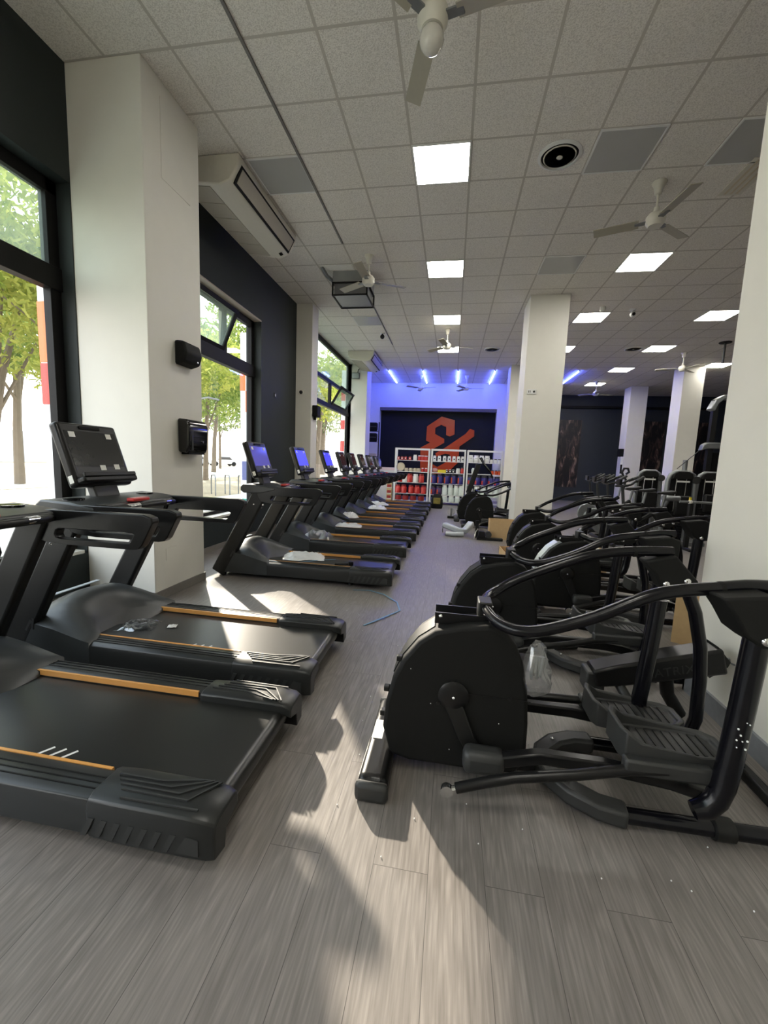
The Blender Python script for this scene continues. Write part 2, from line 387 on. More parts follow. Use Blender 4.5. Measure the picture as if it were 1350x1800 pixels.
def crown_mesh(seed, lobes, n, size, gaps=()):
    R = random.Random(seed); m = MB()
    for i in range(n):
        c, rad = R.choice(lobes)
        while True:
            v = Vector((R.uniform(-1, 1), R.uniform(-1, 1), R.uniform(-1, 1)))
            if .25 < v.length < 1: break
        p = Vector(c) + Vector((v.x*rad[0], v.y*rad[1], v.z*rad[2]))
        if any((p.y-.25*p.x-gy)**2 + ((p.z+.6*p.x-gz)*1.0)**2 < gr*gr for gy, gz, gr in gaps): continue
        a = Vector((R.uniform(-1, 1), R.uniform(-1, 1), R.uniform(-1, 1))).normalized(); b = a.cross(Vector((R.uniform(-1, 1), R.uniform(-1, 1), R.uniform(-1, 1)))).normalized()
        s = size*R.uniform(.5, 1.3)
        m.quad(p-a*s-b*s*.35, p+a*s-b*s*.35, p+a*s+b*s*.35, p-a*s+b*s*.35)
    return m
def tree(x, y, h, lean, lobes, n, size, leaf, label, seed, r=.2, gaps=()):
    R = random.Random(seed)
    t = thing('tree', label, 'tree', (x, y, -.11), 0, 'trees outside the windows')
    m = MB(); top = Vector((lean[0], lean[1], h))
    path = [Vector((0, 0, 0)), Vector((lean[0]*.1, lean[1]*.1, h*.3)), Vector((lean[0]*.4, lean[1]*.4, h*.6)), top]
    m.tube(path, [r*1.25, r, r*.75, r*.3], 8)
    for c, rad in lobes:
        s = path[1].lerp(path[2], R.random()); m.tube([s, s.lerp(Vector(c), .5)+Vector((0, 0, .15)), Vector(c)], [r*.45, r*.3, r*.1], 6)
    obj('trunk', m, BARK, t); obj('foliage', crown_mesh(seed, lobes, n, size, gaps), LEAFS[leaf], t, fixn=False)
    return t
tree(-11.5, 8.6, 5.4, (.4, .8), [((.3, .6, 4.6), (2.2, 2.4, 1.3)), ((-1.2, -.9, 4.0), (1.6, 1.6, .9)), ((.7, 1.8, 5.7), (1.9, 1.7, 1.2)), ((1.4, -.4, 5.8), (1.4, 1.6, .9))], 6500, .085, 0, 'pine with forked trunk seen through the nearest window', 3, .12)
tree(-17.5, 14.2, 8.0, (-.6, 1), [((0, 0, 6.4), (3.2, 3.4, 2.0)), ((-1, 2, 8.4), (2.6, 2.6, 1.6)), ((1, -2.2, 5.2), (2.0, 2.0, 1.2))], 7000, .13, 1, 'tall tree behind the forked pine, nearest window', 4, .15)
tree(-10.2, 15.2, 6.0, (-1.4, -2.4), [((-.8, -1.5, 4.6), (2.4, 2.2, 1.3)), ((-1.6, -3.0, 4.0), (1.8, 1.9, 1.1)), ((0, .5, 5.2), (2.0, 2.0, 1.2))], 6500, .09, 0, 'leaning yellow-green tree framed by the middle window', 5, .13)
tree(-20.5, 33.0, 9.5, (.5, 1), [((0, 0, 7.0), (4.0, 4.2, 2.8)), ((1, 3, 9.4), (3, 3, 2.0)), ((-1, -4, 7.0), (3, 3, 2.0))], 6000, .17, 1, 'large mid green tree far off in the middle window', 6, .17)
tree(-26.5, 44.0, 9.5, (-.5, .6), [((0, 0, 7.0), (4.5, 4.4, 2.8)), ((1, 2, 9.6), (3.6, 3, 2.0))], 5000, .2, 2, 'thin-trunked greyish tree furthest off in the middle window', 7, .13)
tree(-9.3, 27.5, 7.4, (.3, .8), [((0, 0, 6.0), (2.6, 3.0, 2.0)), ((.4, 1.8, 7.6), (2.4, 2.2, 1.6)), ((0, -2.0, 5.6), (1.8, 2.0, 1.2))], 6000, .12, 0, 'bushy tree outside the furthest window', 8, .22)
tree(-13.0, 40.0, 9.0, (.3, .5), [((0, 0, 7.0), (3.6, 4.0, 3.0)), ((.4, 2.5, 9.0), (3, 3, 2))], 4500, .19, 2, 'pale tree behind the bushy one in the furthest window', 9, .3)
tree(-24.0, 8.0, 9.0, (.4, -.5), [((0, 0, 7.2), (4.0, 4.2, 2.6)), ((-1, -3, 8.6), (3, 3.2, 1.8)), ((1, 3, 6.0), (2.6, 2.6, 1.6))], 6000, .17, 2, 'far grey-green tree at the left edge of the nearest window', 10, .18)
tree(-9.6, 19.4, 7.6, (.2, .4), [((0, -.6, 8.0), (1.8, 2.6, 1.9)), ((.2, 2.0, 8.4), (1.8, 2.2, 1.8)), ((0, .6, 6.4), (1.8, 2.8, 1.5))], 4200, .12, 1, 'dense unseen tree added to shade the furthest window, between the bike hoops and the far trees', 12, .14)  # out of view; added to keep sun off the furthest window
# bicycle hoops on the pavement
rk = None
for i, (x, y) in enumerate(((-9.3, 14.0), (-8.9, 14.3), (-8.5, 14.6), (-8.1, 14.9), (-9.7, 13.7))):
    lb = ('grey steel bicycle hoop on the ground, ' + ['second', 'third', 'fourth', 'rightmost', 'leftmost'][i] + ' of the row outside the middle window')
    if rk is None:
        m = MB(); hp = [(-.0, -.38, 0), (0, -.38, .62)] + [(0, -.38+.14*(1-math.cos(a)), .62+.14*math.sin(a)) for a in (.5, 1.05, 1.57)] + [(0, .38-.14*(1-math.cos(a)), .62+.14*math.sin(a)) for a in (1.57, 1.05, .5)] + [(0, .38, .62), (0, .38, 0)]
        m.tube(hp, .025, 8); rk = tag(obj('bicycle_hoop', m, STEEL, loc=(x, y, -.11)), lb, 'bike rack', 'bicycle hoops'); rk.rotation_euler = (0, 0, .75)
    else: dup(rk, lb, (x, y, -.11))
tree(-9.2, 9.8, 6.2, (.2, .5), [((0, -1.0, 4.9), (1.8, 1.8, 1.3)), ((.3, -2.4, 6.3), (1.9, 2.0, 1.3)), ((.2, -4.2, 5.2), (1.6, 1.6, 1.2))], 7000, .085, 0, 'pine overhanging the top of the nearest and middle windows', 21, .06)
tree(-14.5, 22.5, 8.0, (.2, .5), [((0, 0, 5.6), (3.0, 3.2, 1.9)), ((.3, 2.6, 7.4), (3.0, 3.0, 2.0)), ((.3, -2.6, 6.8), (2.8, 2.8, 2.0))], 8000, .13, 1, 'bushy tree behind the lamp post in the middle window', 22, .13)
# lamp post and parked cars, far off
m = MB(); m.tube([(0, 0, 0), (0, 0, 3.6), (.05, .1, 4.1), (.4, .8, 4.35), (.7, 1.3, 4.3)], .05, 8)
tag(obj('lamp_post', m, STEEL, loc=(-12.6, 18.4, -.11)), 'thin grey lamp post with curved top outside the middle window', 'lamp post')
def car(x, y, label, body):
    t = thing('car', label, 'car', (x, y, -.11), .9, 'parked cars outside')
    m = MB(); prof = [(-2.0, .28), (-2.0, .72), (-1.75, .85), (-1.2, .9), (-.75, 1.38), (.75, 1.4), (1.35, .92), (2.0, .8), (2.05, .3)]
    m.prism(prof, -.82, .82); obj('body', m, body, t, bevel=.08)
    obj('side_window', MB().prism([(-1.0, .93), (-.68, 1.31), (.68, 1.33), (1.1, .93)], -.83, .83), SHINY, t)
    for s in (-1.3, 1.3):
        for q in (-.78, .78): obj('wheel', MB().lathe([(.02, -.1), (.32, -.1), (.32, .1), (.02, .1)], (s, q, .32), 'y', 16), MATTE, t)
CARW = pm('car_white', (.75, .75, .75), .25); CARB = pm('car_silver', (.4, .43, .46), .25, metal=.4)
for i, (x, y, lb, b) in enumerate(((-36, 47, 'white car parked under the trees, left in the middle window', CARW), (-34.5, 51, 'silver car parked beside the white one in the middle window', CARB), (-33, 55.5, 'white car parked furthest right in the middle window', CARW))): car(x, y, lb, b)
tag(obj('perimeter_wall', MB().box(-46, -45.6, -40, 45, -.11, 3.2), pm('dull_wall', (.42, .44, .47), .8)), 'long grey-blue wall beyond the park outside the nearest window', 'wall')
# checkered sign boards on the outer wall piers
OR2 = pm('sign_orange', (.85, .17, .03), .4); RD2 = pm('sign_red', (.62, .04, .03), .4); SGW = pm('sign_white', (.8, .8, .8), .4); BL2 = pm('sign_blue', (.10, .12, .30), .4); TL2 = pm('sign_teal', (.05, .3, .25), .4)
def sign(y, x0, blocks, label, z1):
    t = thing('sign_board', label, 'sign', (x0, y, 0), 0, 'sign boards outside')
    obj('board', MB().box(0, -3.67-x0, .004, .55, -.08, z1), SGW, t)
    for nm, mat, a, b, c_, d_ in blocks: obj(nm, MB().box(a, b, 0, .55, c_, d_), mat, t)
sign(3.42, -3.89, [('orange_block', OR2, -.006, .225, 2.2, 2.745), ('red_block', RD2, -.006, .225, 1.81, 2.19)], 'outdoor sign board with orange and red blocks beside the nearest window', 2.95)
sign(7.16, -3.90, [('orange_block', OR2, -.006, .10, 2.58, 2.88), ('orange_block', OR2, .10, .235, 2.2, 2.58), ('blue_block', BL2, .03, .235, .95, 1.3), ('teal_block', TL2, .03, .235, .5, .6)], 'outdoor sign board with two staggered orange blocks beside the middle window', 3.6)
sign(13.84, -3.84, [('red_block', RD2, -.006, .16, 2.45, 2.75), ('red_block', RD2, -.006, .16, 1.7, 2.05), ('red_block', RD2, -.006, .16, 3.4, 3.7)], 'outdoor sign board with red blocks beside the furthest window', 4.4)
# ------------------------------------------------------------------ ceiling fittings
TX = lambda i: -1.7934+.6*i
TY = lambda j: 2.7274+.6*j
def tile_panel(i, j, label, lit=True, half=False):
    x, y = TX(i), TY(j)
    t = thing('ceiling_light' if lit else 'ceiling_panel', label, 'ceiling light', (x+.3, y+.3, CEIL), 0, 'lit ceiling panels' if lit else 'unlit ceiling panels')
    m = MB(); m.ring([(-.3, -.3), (.3, -.3), (.3, .3), (-.3, .3)], [(-.283, -.283), (.283, -.283), (.283, .283), (-.283, .283)], -.012, .004, 'z'); obj('frame', m, WHITE, t)
    obj('diffuser', MB().box(-.283, .283, -.283, .283, -.008, .004), PANEL if lit else DIFF, t)
A = ['nearest', 'second', 'third', 'fourth']
for n, j in enumerate((3, 7, 11, 15)): tile_panel(2, j, 'square lit LED ceiling panel, %s in the row above the aisle' % A[n])
for n, j in enumerate((7, 11, 15)): tile_panel(7, j, 'square lit LED ceiling panel, %s in the row right of the centre column' % A[n])
for n, j in enumerate((11, 15, 19, 23)): tile_panel(11, j, 'square lit LED ceiling panel, %s in the row over the weight machines' % A[n])
tile_panel(15, 18, 'square lit LED ceiling panel, deepest and furthest right by the right pillar')
tile_panel(2, -9, 'unseen lit LED ceiling panel added far behind the viewer to brighten the right pillar'); tile_panel(7, -2, 'square lit LED ceiling panel behind and right of the viewer'); tile_panel(2, -5, 'square lit LED ceiling panel above and behind the viewer')  # first panel here is unseen, added to brighten the right pillar
tile_panel(11, 3, 'square lit LED ceiling panel hidden by the right pillar'); tile_panel(15, 10, 'square lit LED ceiling panel far right behind the pillar')
tile_panel(5, 3, 'grey unlit square ceiling panel right of the round air vent', False); tile_panel(-1, 3, 'grey unlit square ceiling panel beside the wall air conditioner', False)
tile_panel(5, 7, 'grey unlit square ceiling panel behind the right-hand fan', False); tile_panel(7, 3, 'grey unlit square ceiling panel at the right pillar edge', False)
tile_panel(-1, 11, 'grey unlit square ceiling panel left, past the hanging duct box', False)
def vent(i, j, label, r=.215):
    t = thing('air_vent', label, 'air vent', (TX(i)+.3, TY(j)+.3, CEIL), 0, 'round air vents')
    obj('outer_ring', MB().lathe([(r-.035, 0), (r-.03, -.02), (r, -.008), (r, 0)], seg=40), WHITE, t)
    obj('dark_throat', MB().lathe([(.01, -.002), (r-.03, -.002), (r-.03, .0), (.01, .0)], seg=32), MATTE, t)
    q = r-.055
    while q > .045:
        obj('cone_ring', MB().lathe([(q-.011, -.020), (q, -.016), (q, -.012), (q-.011, -.016), (q-.011, -.020)], seg=32), CREAM, t); q -= .025
    obj('centre_disc', MB().lathe([(.001, -.024), (.03, -.024), (.03, -.004), (.001, -.004)], seg=24), CREAM, t)
vent(4, 3, 'round concentric ceiling air vent near the nearest ceiling light'); vent(4, 15, 'round ceiling air vent far off over the shelves'); vent(10, 15, 'round ceiling air vent far off beside the weight machine lights')
# dark parting line of the ceiling trim
m = MB(); m.box(TX(0)-.012, TX(0)+.012, YB, 6.3, CEIL-.014, CEIL+.01); m.box(TX(0)-.012, TX(0)+.012, 8.0, 11.5, CEIL-.014, CEIL+.01)
struct(obj('trim_5', m, pm('grey_track', (.16, .15, .14), .5)))
# ceiling fans
def make_fan(label, x, y, z, rot, globe=False, col=None):
    fm = col or CREAM
    t = thing('ceiling_fan', label, 'ceiling fan', (x, y, CEIL), rot, 'ceiling fans')
    d = CEIL - z
    obj('canopy', MB().lathe([(.02, -.13), (.035, -.12), (.05, -.05), (.075, -.01), (.075, 0), (.01, 0)], seg=20), fm, t)
    obj('down_rod', MB().lathe([(.012, -d+.06), (.012, -.1)], seg=10), fm, t)
    obj('motor', MB().lathe([(.01, -d-.075), (.07, -d-.07), (.098, -d-.03), (.098, -d+.03), (.07, -d+.065), (.03, -d+.08), (.028, -d+.13), (.01, -d+.13)], seg=28), fm, t)
    if globe: obj('glass_globe', MB().ball((0, 0, -d-.125), .078, 18, 12), pm('pearl_globe', (.55, .53, .48), .08), t)
    for k in range(3):
        a = k*2*PI/3; R = Matrix.Rotation(a, 4, 'Z')
        m = MB(); tilt = Matrix.Rotation(math.radians(12), 4, 'X')
        m.box(.16, .62, -.062, .062, -.004, .004, R @ Matrix.Translation((0, 0, -d-.01)) @ tilt)
        m.box(.2, .6, -.006, .006, .003, .010, R @ Matrix.Translation((0, 0, -d-.01)) @ tilt)
        b = obj('blade', m, BLADE, t)
        m = MB(); m.box(.09, .2, -.03, .03, -.006, .006, R @ Matrix.Translation((0, 0, -d-.012))); obj('blade_bracket', m, STEEL, b)
make_fan('white ceiling fan with glass globe hanging nearest above the viewer', -.285, 2.95, 4.2, math.radians(-13), True)
make_fan('white ceiling fan beside the hanging duct box', -1.47, 6.7, 4.22, math.radians(27))
make_fan('white ceiling fan on the right, next to the unlit panel', 2.09, 5.36, 4.2, math.radians(39))
make_fan('white ceiling fan in front of the fourth aisle light', -.28, 10.3, 4.2, math.radians(18))
make_fan('white ceiling fan right, between the far columns', 5.93, 12.45, 4.18, math.radians(43))
make_fan('small far ceiling fan left of the two under the blue tubes', -1.3, 15.5, 4.15, math.radians(-20))
make_fan('small far ceiling fan right of the two under the blue tubes', .35, 15.5, 4.15, math.radians(0))
make_fan('far ceiling fan in front of the furthest lit panel', 5.0, 16.3, 4.15, math.radians(20))
# wall air conditioners under the ceiling
def aircon(label, x, y0, L):
    t = thing('air_conditioner', label, 'air conditioner', (x, y0, CEIL-.003), 0, 'air conditioners')
    prof = [(-.78, 0), (-.78, -.10), (-.70, -.24), (-.22, -.30), (-.10, -.26), (0, -.10), (.0, 0)]
    obj('casing', MB().prism(prof, 0, L), CREAM, t, bevel=.015)
    obj('louvre_surround', MB().prism([(-.094, -.262), (-.084, -.268), (.010, -.095), (-.002, -.09)], .06, L-.06), MATTE, t)
    obj('louvre', MB().prism([(-.074, -.241), (-.064, -.247), (.004, -.118), (-.006, -.113)], .09, L-.09), LOUVRE, t)
    for k in range(5): obj('intake_grille', MB().prism([(-.69, -.242), (-.69, -.248), (-.36, -.289), (-.36, -.282)], .05+k*(L-.1)/5, .04+(k+1)*(L-.1)/5), LOUVRE, t)
    obj('display', MB().prism([(-.20, -.297), (-.19, -.305), (-.15, -.288), (-.155, -.28)], L-.14, L-.08), SHINY, t)
aircon('cream air conditioner under the ceiling above the middle window', -2.42, 4.42, 1.62)
aircon('cream air conditioner under the ceiling by the furthest window', -2.42, 12.1, 1.5)
# opened ceiling tile and hanging duct box
t = thing('duct_box', 'grey metal duct box hanging through the open ceiling tile', 'duct', (-1.89, 7.46, CEIL))
GALV = pm('galvanised', (.30, .31, .31), .35, metal=.4, var=.15, scale=8)
obj('upper_box', MB().box(-.3, .3, -.3, .3, -.19, 0), GALV, t); obj('lower_box', MB().box(-.28, .28, -.28, .28, -.385, -.19), pm('dull_metal', (.16, .165, .17), .35, metal=.4), t)
m = MB()
for a, b in ((-1, -1), (1, -1), (1, 1), (-1, 1)): m.box(a*.3-.012, a*.3+.012, b*.3-.012, b*.3+.012, -.40, -.19)
for z in (-.40, -.20):
    for s in (-1, 1): m.box(-.312, .312, s*.3-.012, s*.3+.012, z, z+.02); m.box(s*.3-.012, s*.3+.012, -.312, .312, z, z+.02)
obj('edge_frame', m, FRAME, t)
op = MB(); op.box(-2.36, -1.82, 6.95, 7.12, CEIL-.004, CEIL); struct(obj('trim_6', op, pm('painted_bright_void', (.85, .84, .8), .6)))  # pale plate over the tile opening; its lit look is only colour
m = MB(); m.tube([(-2.34, 7.0, CEIL), (-2.28, 7.1, CEIL-.1), (-2.2, 7.25, CEIL-.14)], .03, 8); tag(obj('flexible_duct', m, STEEL), 'short curved grey flexible hose beside the hanging duct box', 'hose')
# blue LED tubes
for n, x in enumerate((-2.37, -1.17, .03, 1.25, 3.9)):
    nm = ['leftmost', 'second from the left', 'third from the left', 'fourth from the left', 'partly hidden by the centre column'][n]
    t = thing('led_tube', 'glowing blue LED tube on the far ceiling, ' + nm, 'light tube', (x, 0, 0), 0, 'blue LED tubes')
    obj('tube', MB().lathe([(.017, 14.55), (.017, 16.75)], (0, 0, CEIL-.03), 'y', 10), BLED, t)
    obj('end_cap', MB().lathe([(.02, 14.5), (.02, 14.55)], (0, 0, CEIL-.03), 'y', 10), WHITE, t); obj('mount', MB().box(-.018, .018, 14.5, 16.78, CEIL-.014, CEIL), WHITE, t)
# cameras and small ceiling bits
def dome(x, y, label, mat, nm='security_camera'):
    t = thing(nm, label, 'camera', (x, y, CEIL)); obj('mount', MB().lathe([(.05, -.03), (.06, 0), (.01, 0)], seg=16), WHITE, t)
    obj('arm', MB().lathe([(.018, -.09), (.018, -.02)], seg=8), mat, t); obj('lens_ball', MB().ball((0, -.01, -.1), .055, 14, 10), mat, t); obj('lens', MB().lathe([(.03, -.07), (.03, -.05)], (0, 0, -.11), 'y', 12), SHINY, t)
dome(3.36, 9.2, 'white ceiling camera between two lit panels', WHITE); dome(-1.9, 10.5, 'small dark ceiling camera on the left, near the far air conditioner', BLACK)
t = thing('smoke_detector', 'white smoke detector behind the lit panel right of the column', 'smoke detector', (2.75, 9.05, CEIL)); obj('body', MB().lathe([(.03, -.09), (.05, -.06), (.05, 0), (.01, 0)], seg=16), WHITE, t)
t = thing('ceiling_sensor', 'dark pendant fitting hanging from the ceiling, far right', 'ceiling fitting', (6.35, 11.5, CEIL)); obj('plate', MB().lathe([(.13, -.02), (.13, 0), (.01, 0)], seg=16), GREYP, t); obj('rod', MB().lathe([(.025, -.5), (.025, -.02)], seg=8), GREYP, t)
t = thing('ceiling_grille', 'yellowish slotted ceiling grille by the right pillar edge', 'air vent', (2.95, 5.35, CEIL))
obj('frame', MB().box(-.12, .12, -.3, .3, -.012, 0), CREAM, t)
for s in (-.06, 0, .06): obj('slot', MB().box(s-.012, s+.012, -.27, .27, -.016, -.01), BEIGE, t)
# ------------------------------------------------------------------ wall fittings
t = thing('paper_towel_dispenser', 'glossy black paper towel dispenser on the near left column', 'dispenser', (-2.675, 3.85, 1.4))
obj('casing', MB().prism([(0, .01), (.10, 0), (.12, .05), (.13, .27), (.10, .33), (0, .34)], -.16, .16), SHINY, t, bevel=.02, seg=3)
obj('viewing_slot', MB().box(.112, .128, -.115, -.095, .03, .27), GREYP, t); obj('lock', MB().lathe([(.012, .12), (.012, .135)], (0, .06, .12), 'x', 10), CHROME, t)
obj('paper_exit', MB().box(.02, .1, -.13, .13, -.01, .02), MATTE, t)
t = thing('soap_dispenser', 'small black speaker box high on the near left column', 'speaker', (-2.675, 3.8, 2.24))
obj('casing', MB().prism([(0, 0), (.10, .03), (.13, .12), (.10, .22), (0, .23)], -.13, .13), MATTE, t, bevel=.02); obj('badge', MB().box(.108, .12, .05, .07, .05, .065), CHROME, t)
t.name = 'wall_speaker'
t = thing('wall_speaker', 'small black speaker box on the second left column', 'speaker', (-3.03, 8.72, 2.3)); obj('casing', MB().box(0, .12, -.12, .12, 0, .24), MATTE, t, bevel=.015); obj('bracket', MB().box(0, .05, -.02, .02, -.06, 0), MATTE, t)
t = thing('motion_sensor', 'round dark sensor on the face of the second left column', 'sensor', (-3.25, 8.54, 2.79)); obj('base', MB().lathe([(.045, -.02), (.05, 0)], axis='y', seg=16), CREAM, t); obj('eye', MB().ball((0, -.035, 0), .038), BLACK, t)
t = thing('emergency_light', 'grey emergency light box with cable on the third left column', 'emergency light', (-3.33, 13.75, 4.1)); obj('box', MB().box(-.13, .13, -.09, 0, 0, .2), GREYP if 0 else STEEL, t, bevel=.02); obj('cable', MB().tube([(.06, -.04, .2), (.08, -.04, .3), (.2, -.03, .36), (.36, -.02, .44)], .012, 6), FRAME, t)
t = thing('wall_socket', 'white double socket plate on the centre column', 'socket', (1.42, 8.37, 2.83)); obj('plate', MB().box(-.085, .085, -.014, 0, -.045, .045), WHITE, t, bevel=.004)
for s in (-.055, -.03): obj('switch_slot', MB().box(s-.006, s+.006, -.017, -.013, -.02, .02), GREYP, t)
obj('round_outlet', MB().lathe([(.02, -.018), (.02, -.013)], (.04, 0, 0), 'y', 14), GREYP, t)
t = thing('wall_switch', 'small dark switch on the dark wall past the middle window', 'switch', (XL, 7.5, 2.56)); obj('plate', MB().box(0, .012, -.045, .045, -.04, .04), GREYP, t, bevel=.003); obj('button', MB().box(.012, .018, -.02, .0, -.02, .02), WHITE, t)
t = thing('cover_plate', 'white square blank cover plate low on the near left column', 'cover plate', (-2.675, 3.56, .42)); obj('plate', MB().box(0, .006, -.075, .075, -.06, .06), WALL, t)
t = thing('access_hatch', 'white painted access hatch at the top of the near left column', 'hatch', (-2.675, 3.75, 4.05)); obj('panel', MB().box(0, .005, -.2, .2, -.25, .4), WALL, t)
# ------------------------------------------------------------------ far end: logo, shelves, desk
lg = thing('wall_logo', 'large orange angular ampersand logo on the dark niche wall', 'logo', (0, 17.25, 0))
outer = [(-.525, 3.32), (.012, 3.183), (.03, 2.617), (-.154, 2.53), (-.308, 2.587), (-.318, 2.904), (-.527, 2.988), (-.758, 2.86), (-.753, 2.615), (-.372, 2.422), (-.365, 2.27), (-.72, 2.05), (-.93, 1.93), (-.92, 1.45), (-.60, 1.27), (-.25, 1.48), (-.10, 1.79), (-.30, 1.83), (-.661, 1.69), (-.70, 1.83), (-.313, 2.07), (.469, 2.649), (.637, 2.855), (.813, 2.8), (.817, 2.558), (.258, 2.135), (.256, 1.5), (-.1, 1.12), (-.45, .98), (-.85, 1.0), (-1.30, 1.15), (-1.327, 2.042), (-.941, 2.261), (-1.112, 2.338), (-1.1, 2.913)]
import mathutils.geometry as mg
def extrude_concave(pts, y0, y1):
    m = MB(); A = m._v([(a, y0, b) for a, b in pts]); B = m._v([(a, y1, b) for a, b in pts]); n = len(pts)
    for tri in mg.tessellate_polygon([[Vector((a, b, 0)) for a, b in pts]]): m.face([A[i] for i in tri]); m.face([B[i] for i in tri][::-1])
    for i in range(n): m.face([A[i], B[i], B[(i+1) % n], A[(i+1) % n]])
    return m
obj('logo_stroke', extrude_concave(outer, -.07, -.001), GLOGO, lg)
SHF = pm('shelf_white', (.74, .74, .72), .4)
Y0, SD = 14.2, .38
levels = {0: (.10, .34, .725, 1.098, 1.49), 1: (.10, .34, .725, 1.098, 1.49), 2: (.10, .34, .725, 1.105, 1.49)}
bays = [(-1.965, -.77), (-.722, .45), (.50, 1.66)]
for b, (xa, xb) in enumerate(bays):
    t = thing('shelf_unit', 'white metal display shelf unit, ' + ['left bay with red tubs', 'middle bay with white jars on top', 'right bay by the column'][b], 'shelf', (xa, Y0, 0), 0, 'display shelf units')
    w = xb-xa
    for px in (0, w-.045):
        for py in (0, SD-.04): obj('upright', MB().box(px, px+.045, py, py+.04, 0, 1.90), SHF, t)
    for z in levels[b] + (1.87,):
        if z < 1.8: obj('shelf_board', MB().box(.045, w-.045, .005, SD-.005, z-.02, z), SHF, t)
        else: obj('top_rail', MB().box(.045, w-.045, 0, .03, z-.02, z+.03), SHF, t); obj('top_rail', MB().box(.045, w-.045, SD-.03, SD, z-.02, z+.03), SHF, t)
# products: each a thing; identical ones share a label and group
protos = {}
def jar(kind, x, z, y=14.27):
    spec = KINDS[kind]
    if kind in protos: return dup(protos[kind], None, (x, y, z))
    bm_, lm_, r, h, lab, grp, band = spec[:7]
    o = obj(spec[7], MB().lathe([(r*.9, 0), (r, .01), (r, h*.72), (r*.8, h*.82), (r*.72, h*.84)], seg=16), bm_)
    o.location = (x, y, z); tag(o, lab, 'jar', grp)
    obj('lid', MB().lathe([(r*.85, h*.83), (r*.85, h), (.001, h)], seg=16), lm_, o)
    if band: 
        a0, wd, lo, hi = spec[8] if len(spec) > 8 else (0, .55, .25, .6); m = MB()
        pts = [(r*1.015*math.sin(a0+wd*(q/3-1)), -r*1.015*math.cos(a0+wd*(q/3-1))) for q in range(7)]
        for (xa, ya), (xb, yb) in zip(pts, pts[1:]): m.quad((xa, ya, h*lo), (xb, yb, h*lo), (xb, yb, h*hi), (xa, ya, h*hi))
        obj('label_patch', m, band, o)
    protos[kind] = o; return o
GRNW = pm('milk_white', (.62, .68, .64), .35); LID = pm('dark_lid', (.03, .03, .035), .4)
KINDS = {
 'small_red': (RED, LID, .045, .13, 'small red jar with dark lid on the top left shelf', 'small red jars', PAPER, 'supplement_jar'),
 'white_a': (WHITE, PAPER, .065, .19, 'tall white jar among red jars on the top left shelf', 'white jar top left', None, 'supplement_jar'),
 'red_top': (RED, WHITE, .06, .17, 'red jar with white lid at the right end of the top left shelf', 'red jars top left', None, 'supplement_jar'),
 'white_mid': (WHITE, WHITE, .058, .185, 'white jar in the row on the top middle shelf', 'white jars top middle', GREYP, 'supplement_jar', (.1, .4, .35, .55)),
 'white_big': (WHITE, WHITE, .085, .24, 'big white jar on the top right shelf', 'big white jars top right', STEEL, 'supplement_jar', (0, .5, .55, .62)),
 'small_dark': (WHITE, LID, .05, .14, 'small white jar with black lid at the right end of the top right shelf', 'small dark lidded jars top right', None, 'supplement_jar'),
 'bag': (BEIGE, BEIGE, .07, .12, 'beige round pack on the second left shelf', 'beige packs', None, 'snack_pack'),
 'red_box': (RED, WHITE, .05, .14, 'red jar with white lid on the second left shelf', 'red jars second shelf', None, 'supplement_jar'),
 'black_small': (BLACKS, WHITE, .045, .12, 'small black jar with white lid on the second middle shelf', 'small black jars', PAPER, 'supplement_jar'),
 'white_tub2': (WHITE, WHITE, .07, .17, 'white jar beside the red one on the second middle shelf', 'white jar second middle', None, 'supplement_jar'),
 'red_tub2': (RED, LID, .065, .21, 'red jar with dark lid at the end of the second middle shelf', 'red jar second middle', None, 'supplement_jar'),
 'red_tub': (RED, DRED, .095, .30, 'large red tub on the third left shelf', 'large red tubs third shelf', None, 'protein_tub'),
 'clear_tub': (WHITE, WHITE, .095, .29, 'large white tub between the red tubs on the third left shelf', 'large white tubs', None, 'protein_tub'),
 'red_low': (RED, DRED, .10, .29, 'large red tub with dark lid on the fourth left shelf', 'large red tubs fourth shelf', None, 'protein_tub'),
 'dark_low': (DRED, LID, .11, .19, 'dark red tub on the lowest left shelf', 'dark red tubs lowest shelf', None, 'protein_tub'),
 'blue_tub': (BLUE, LID, .10, .33, 'large dark blue tub with orange band on the third middle shelf', 'blue tubs middle', GLOGO, 'protein_tub', (-.75, .28, .08, .68)),
 'navy_tub': (BLUE, LID, .10, .32, 'large dark blue tub on the third right shelf', 'blue tubs right', RED, 'protein_tub', (-.7, .35, .1, .5)),
 'purple_low': (pm('purple_plastic', (.05, .015, .09), .3), LID, .10, .3, 'dark purple tub on the fourth middle shelf', 'purple tubs', GLOGO, 'protein_tub', (-.5, .25, .1, .6)),
 'milk': (GRNW, WHITE, .092, .34, 'large pale bottle on the fourth middle shelf', 'large pale bottles fourth shelf', None, 'protein_bottle'),
 'milk_low': (GRNW, WHITE, .10, .22, 'pale bottle on the lowest middle shelf', 'pale bottles lowest shelf', None, 'protein_bottle'),
 'milk_right': (GRNW, WHITE, .10, .34, 'large pale bottle on the fourth right shelf', 'large pale bottles right bay', None, 'protein_bottle'),
 'orange_small': (GLOGO, LID, .05, .15, 'small orange jar on the second right shelf', 'small orange jars', None, 'supplement_jar'),
}
for x in (-1.85, -1.72, -1.60, -1.45): jar('small_red', x, 1.49)
jar('white_a', -1.27, 1.49)
for x in (-1.11, -1.0, -.89): jar('red_top', x, 1.49)
for x in (-.60, -.44, -.26, -.10, .06, .21, .35): jar('white_mid', x, 1.49)
for x in (.62, .80, .98, 1.16): jar('white_big', x, 1.49)
for x in (1.31, 1.44, 1.56): jar('small_dark', x, 1.49)
for x in (-1.55, -1.40, -1.25, -1.12): jar('bag', x, 1.098)
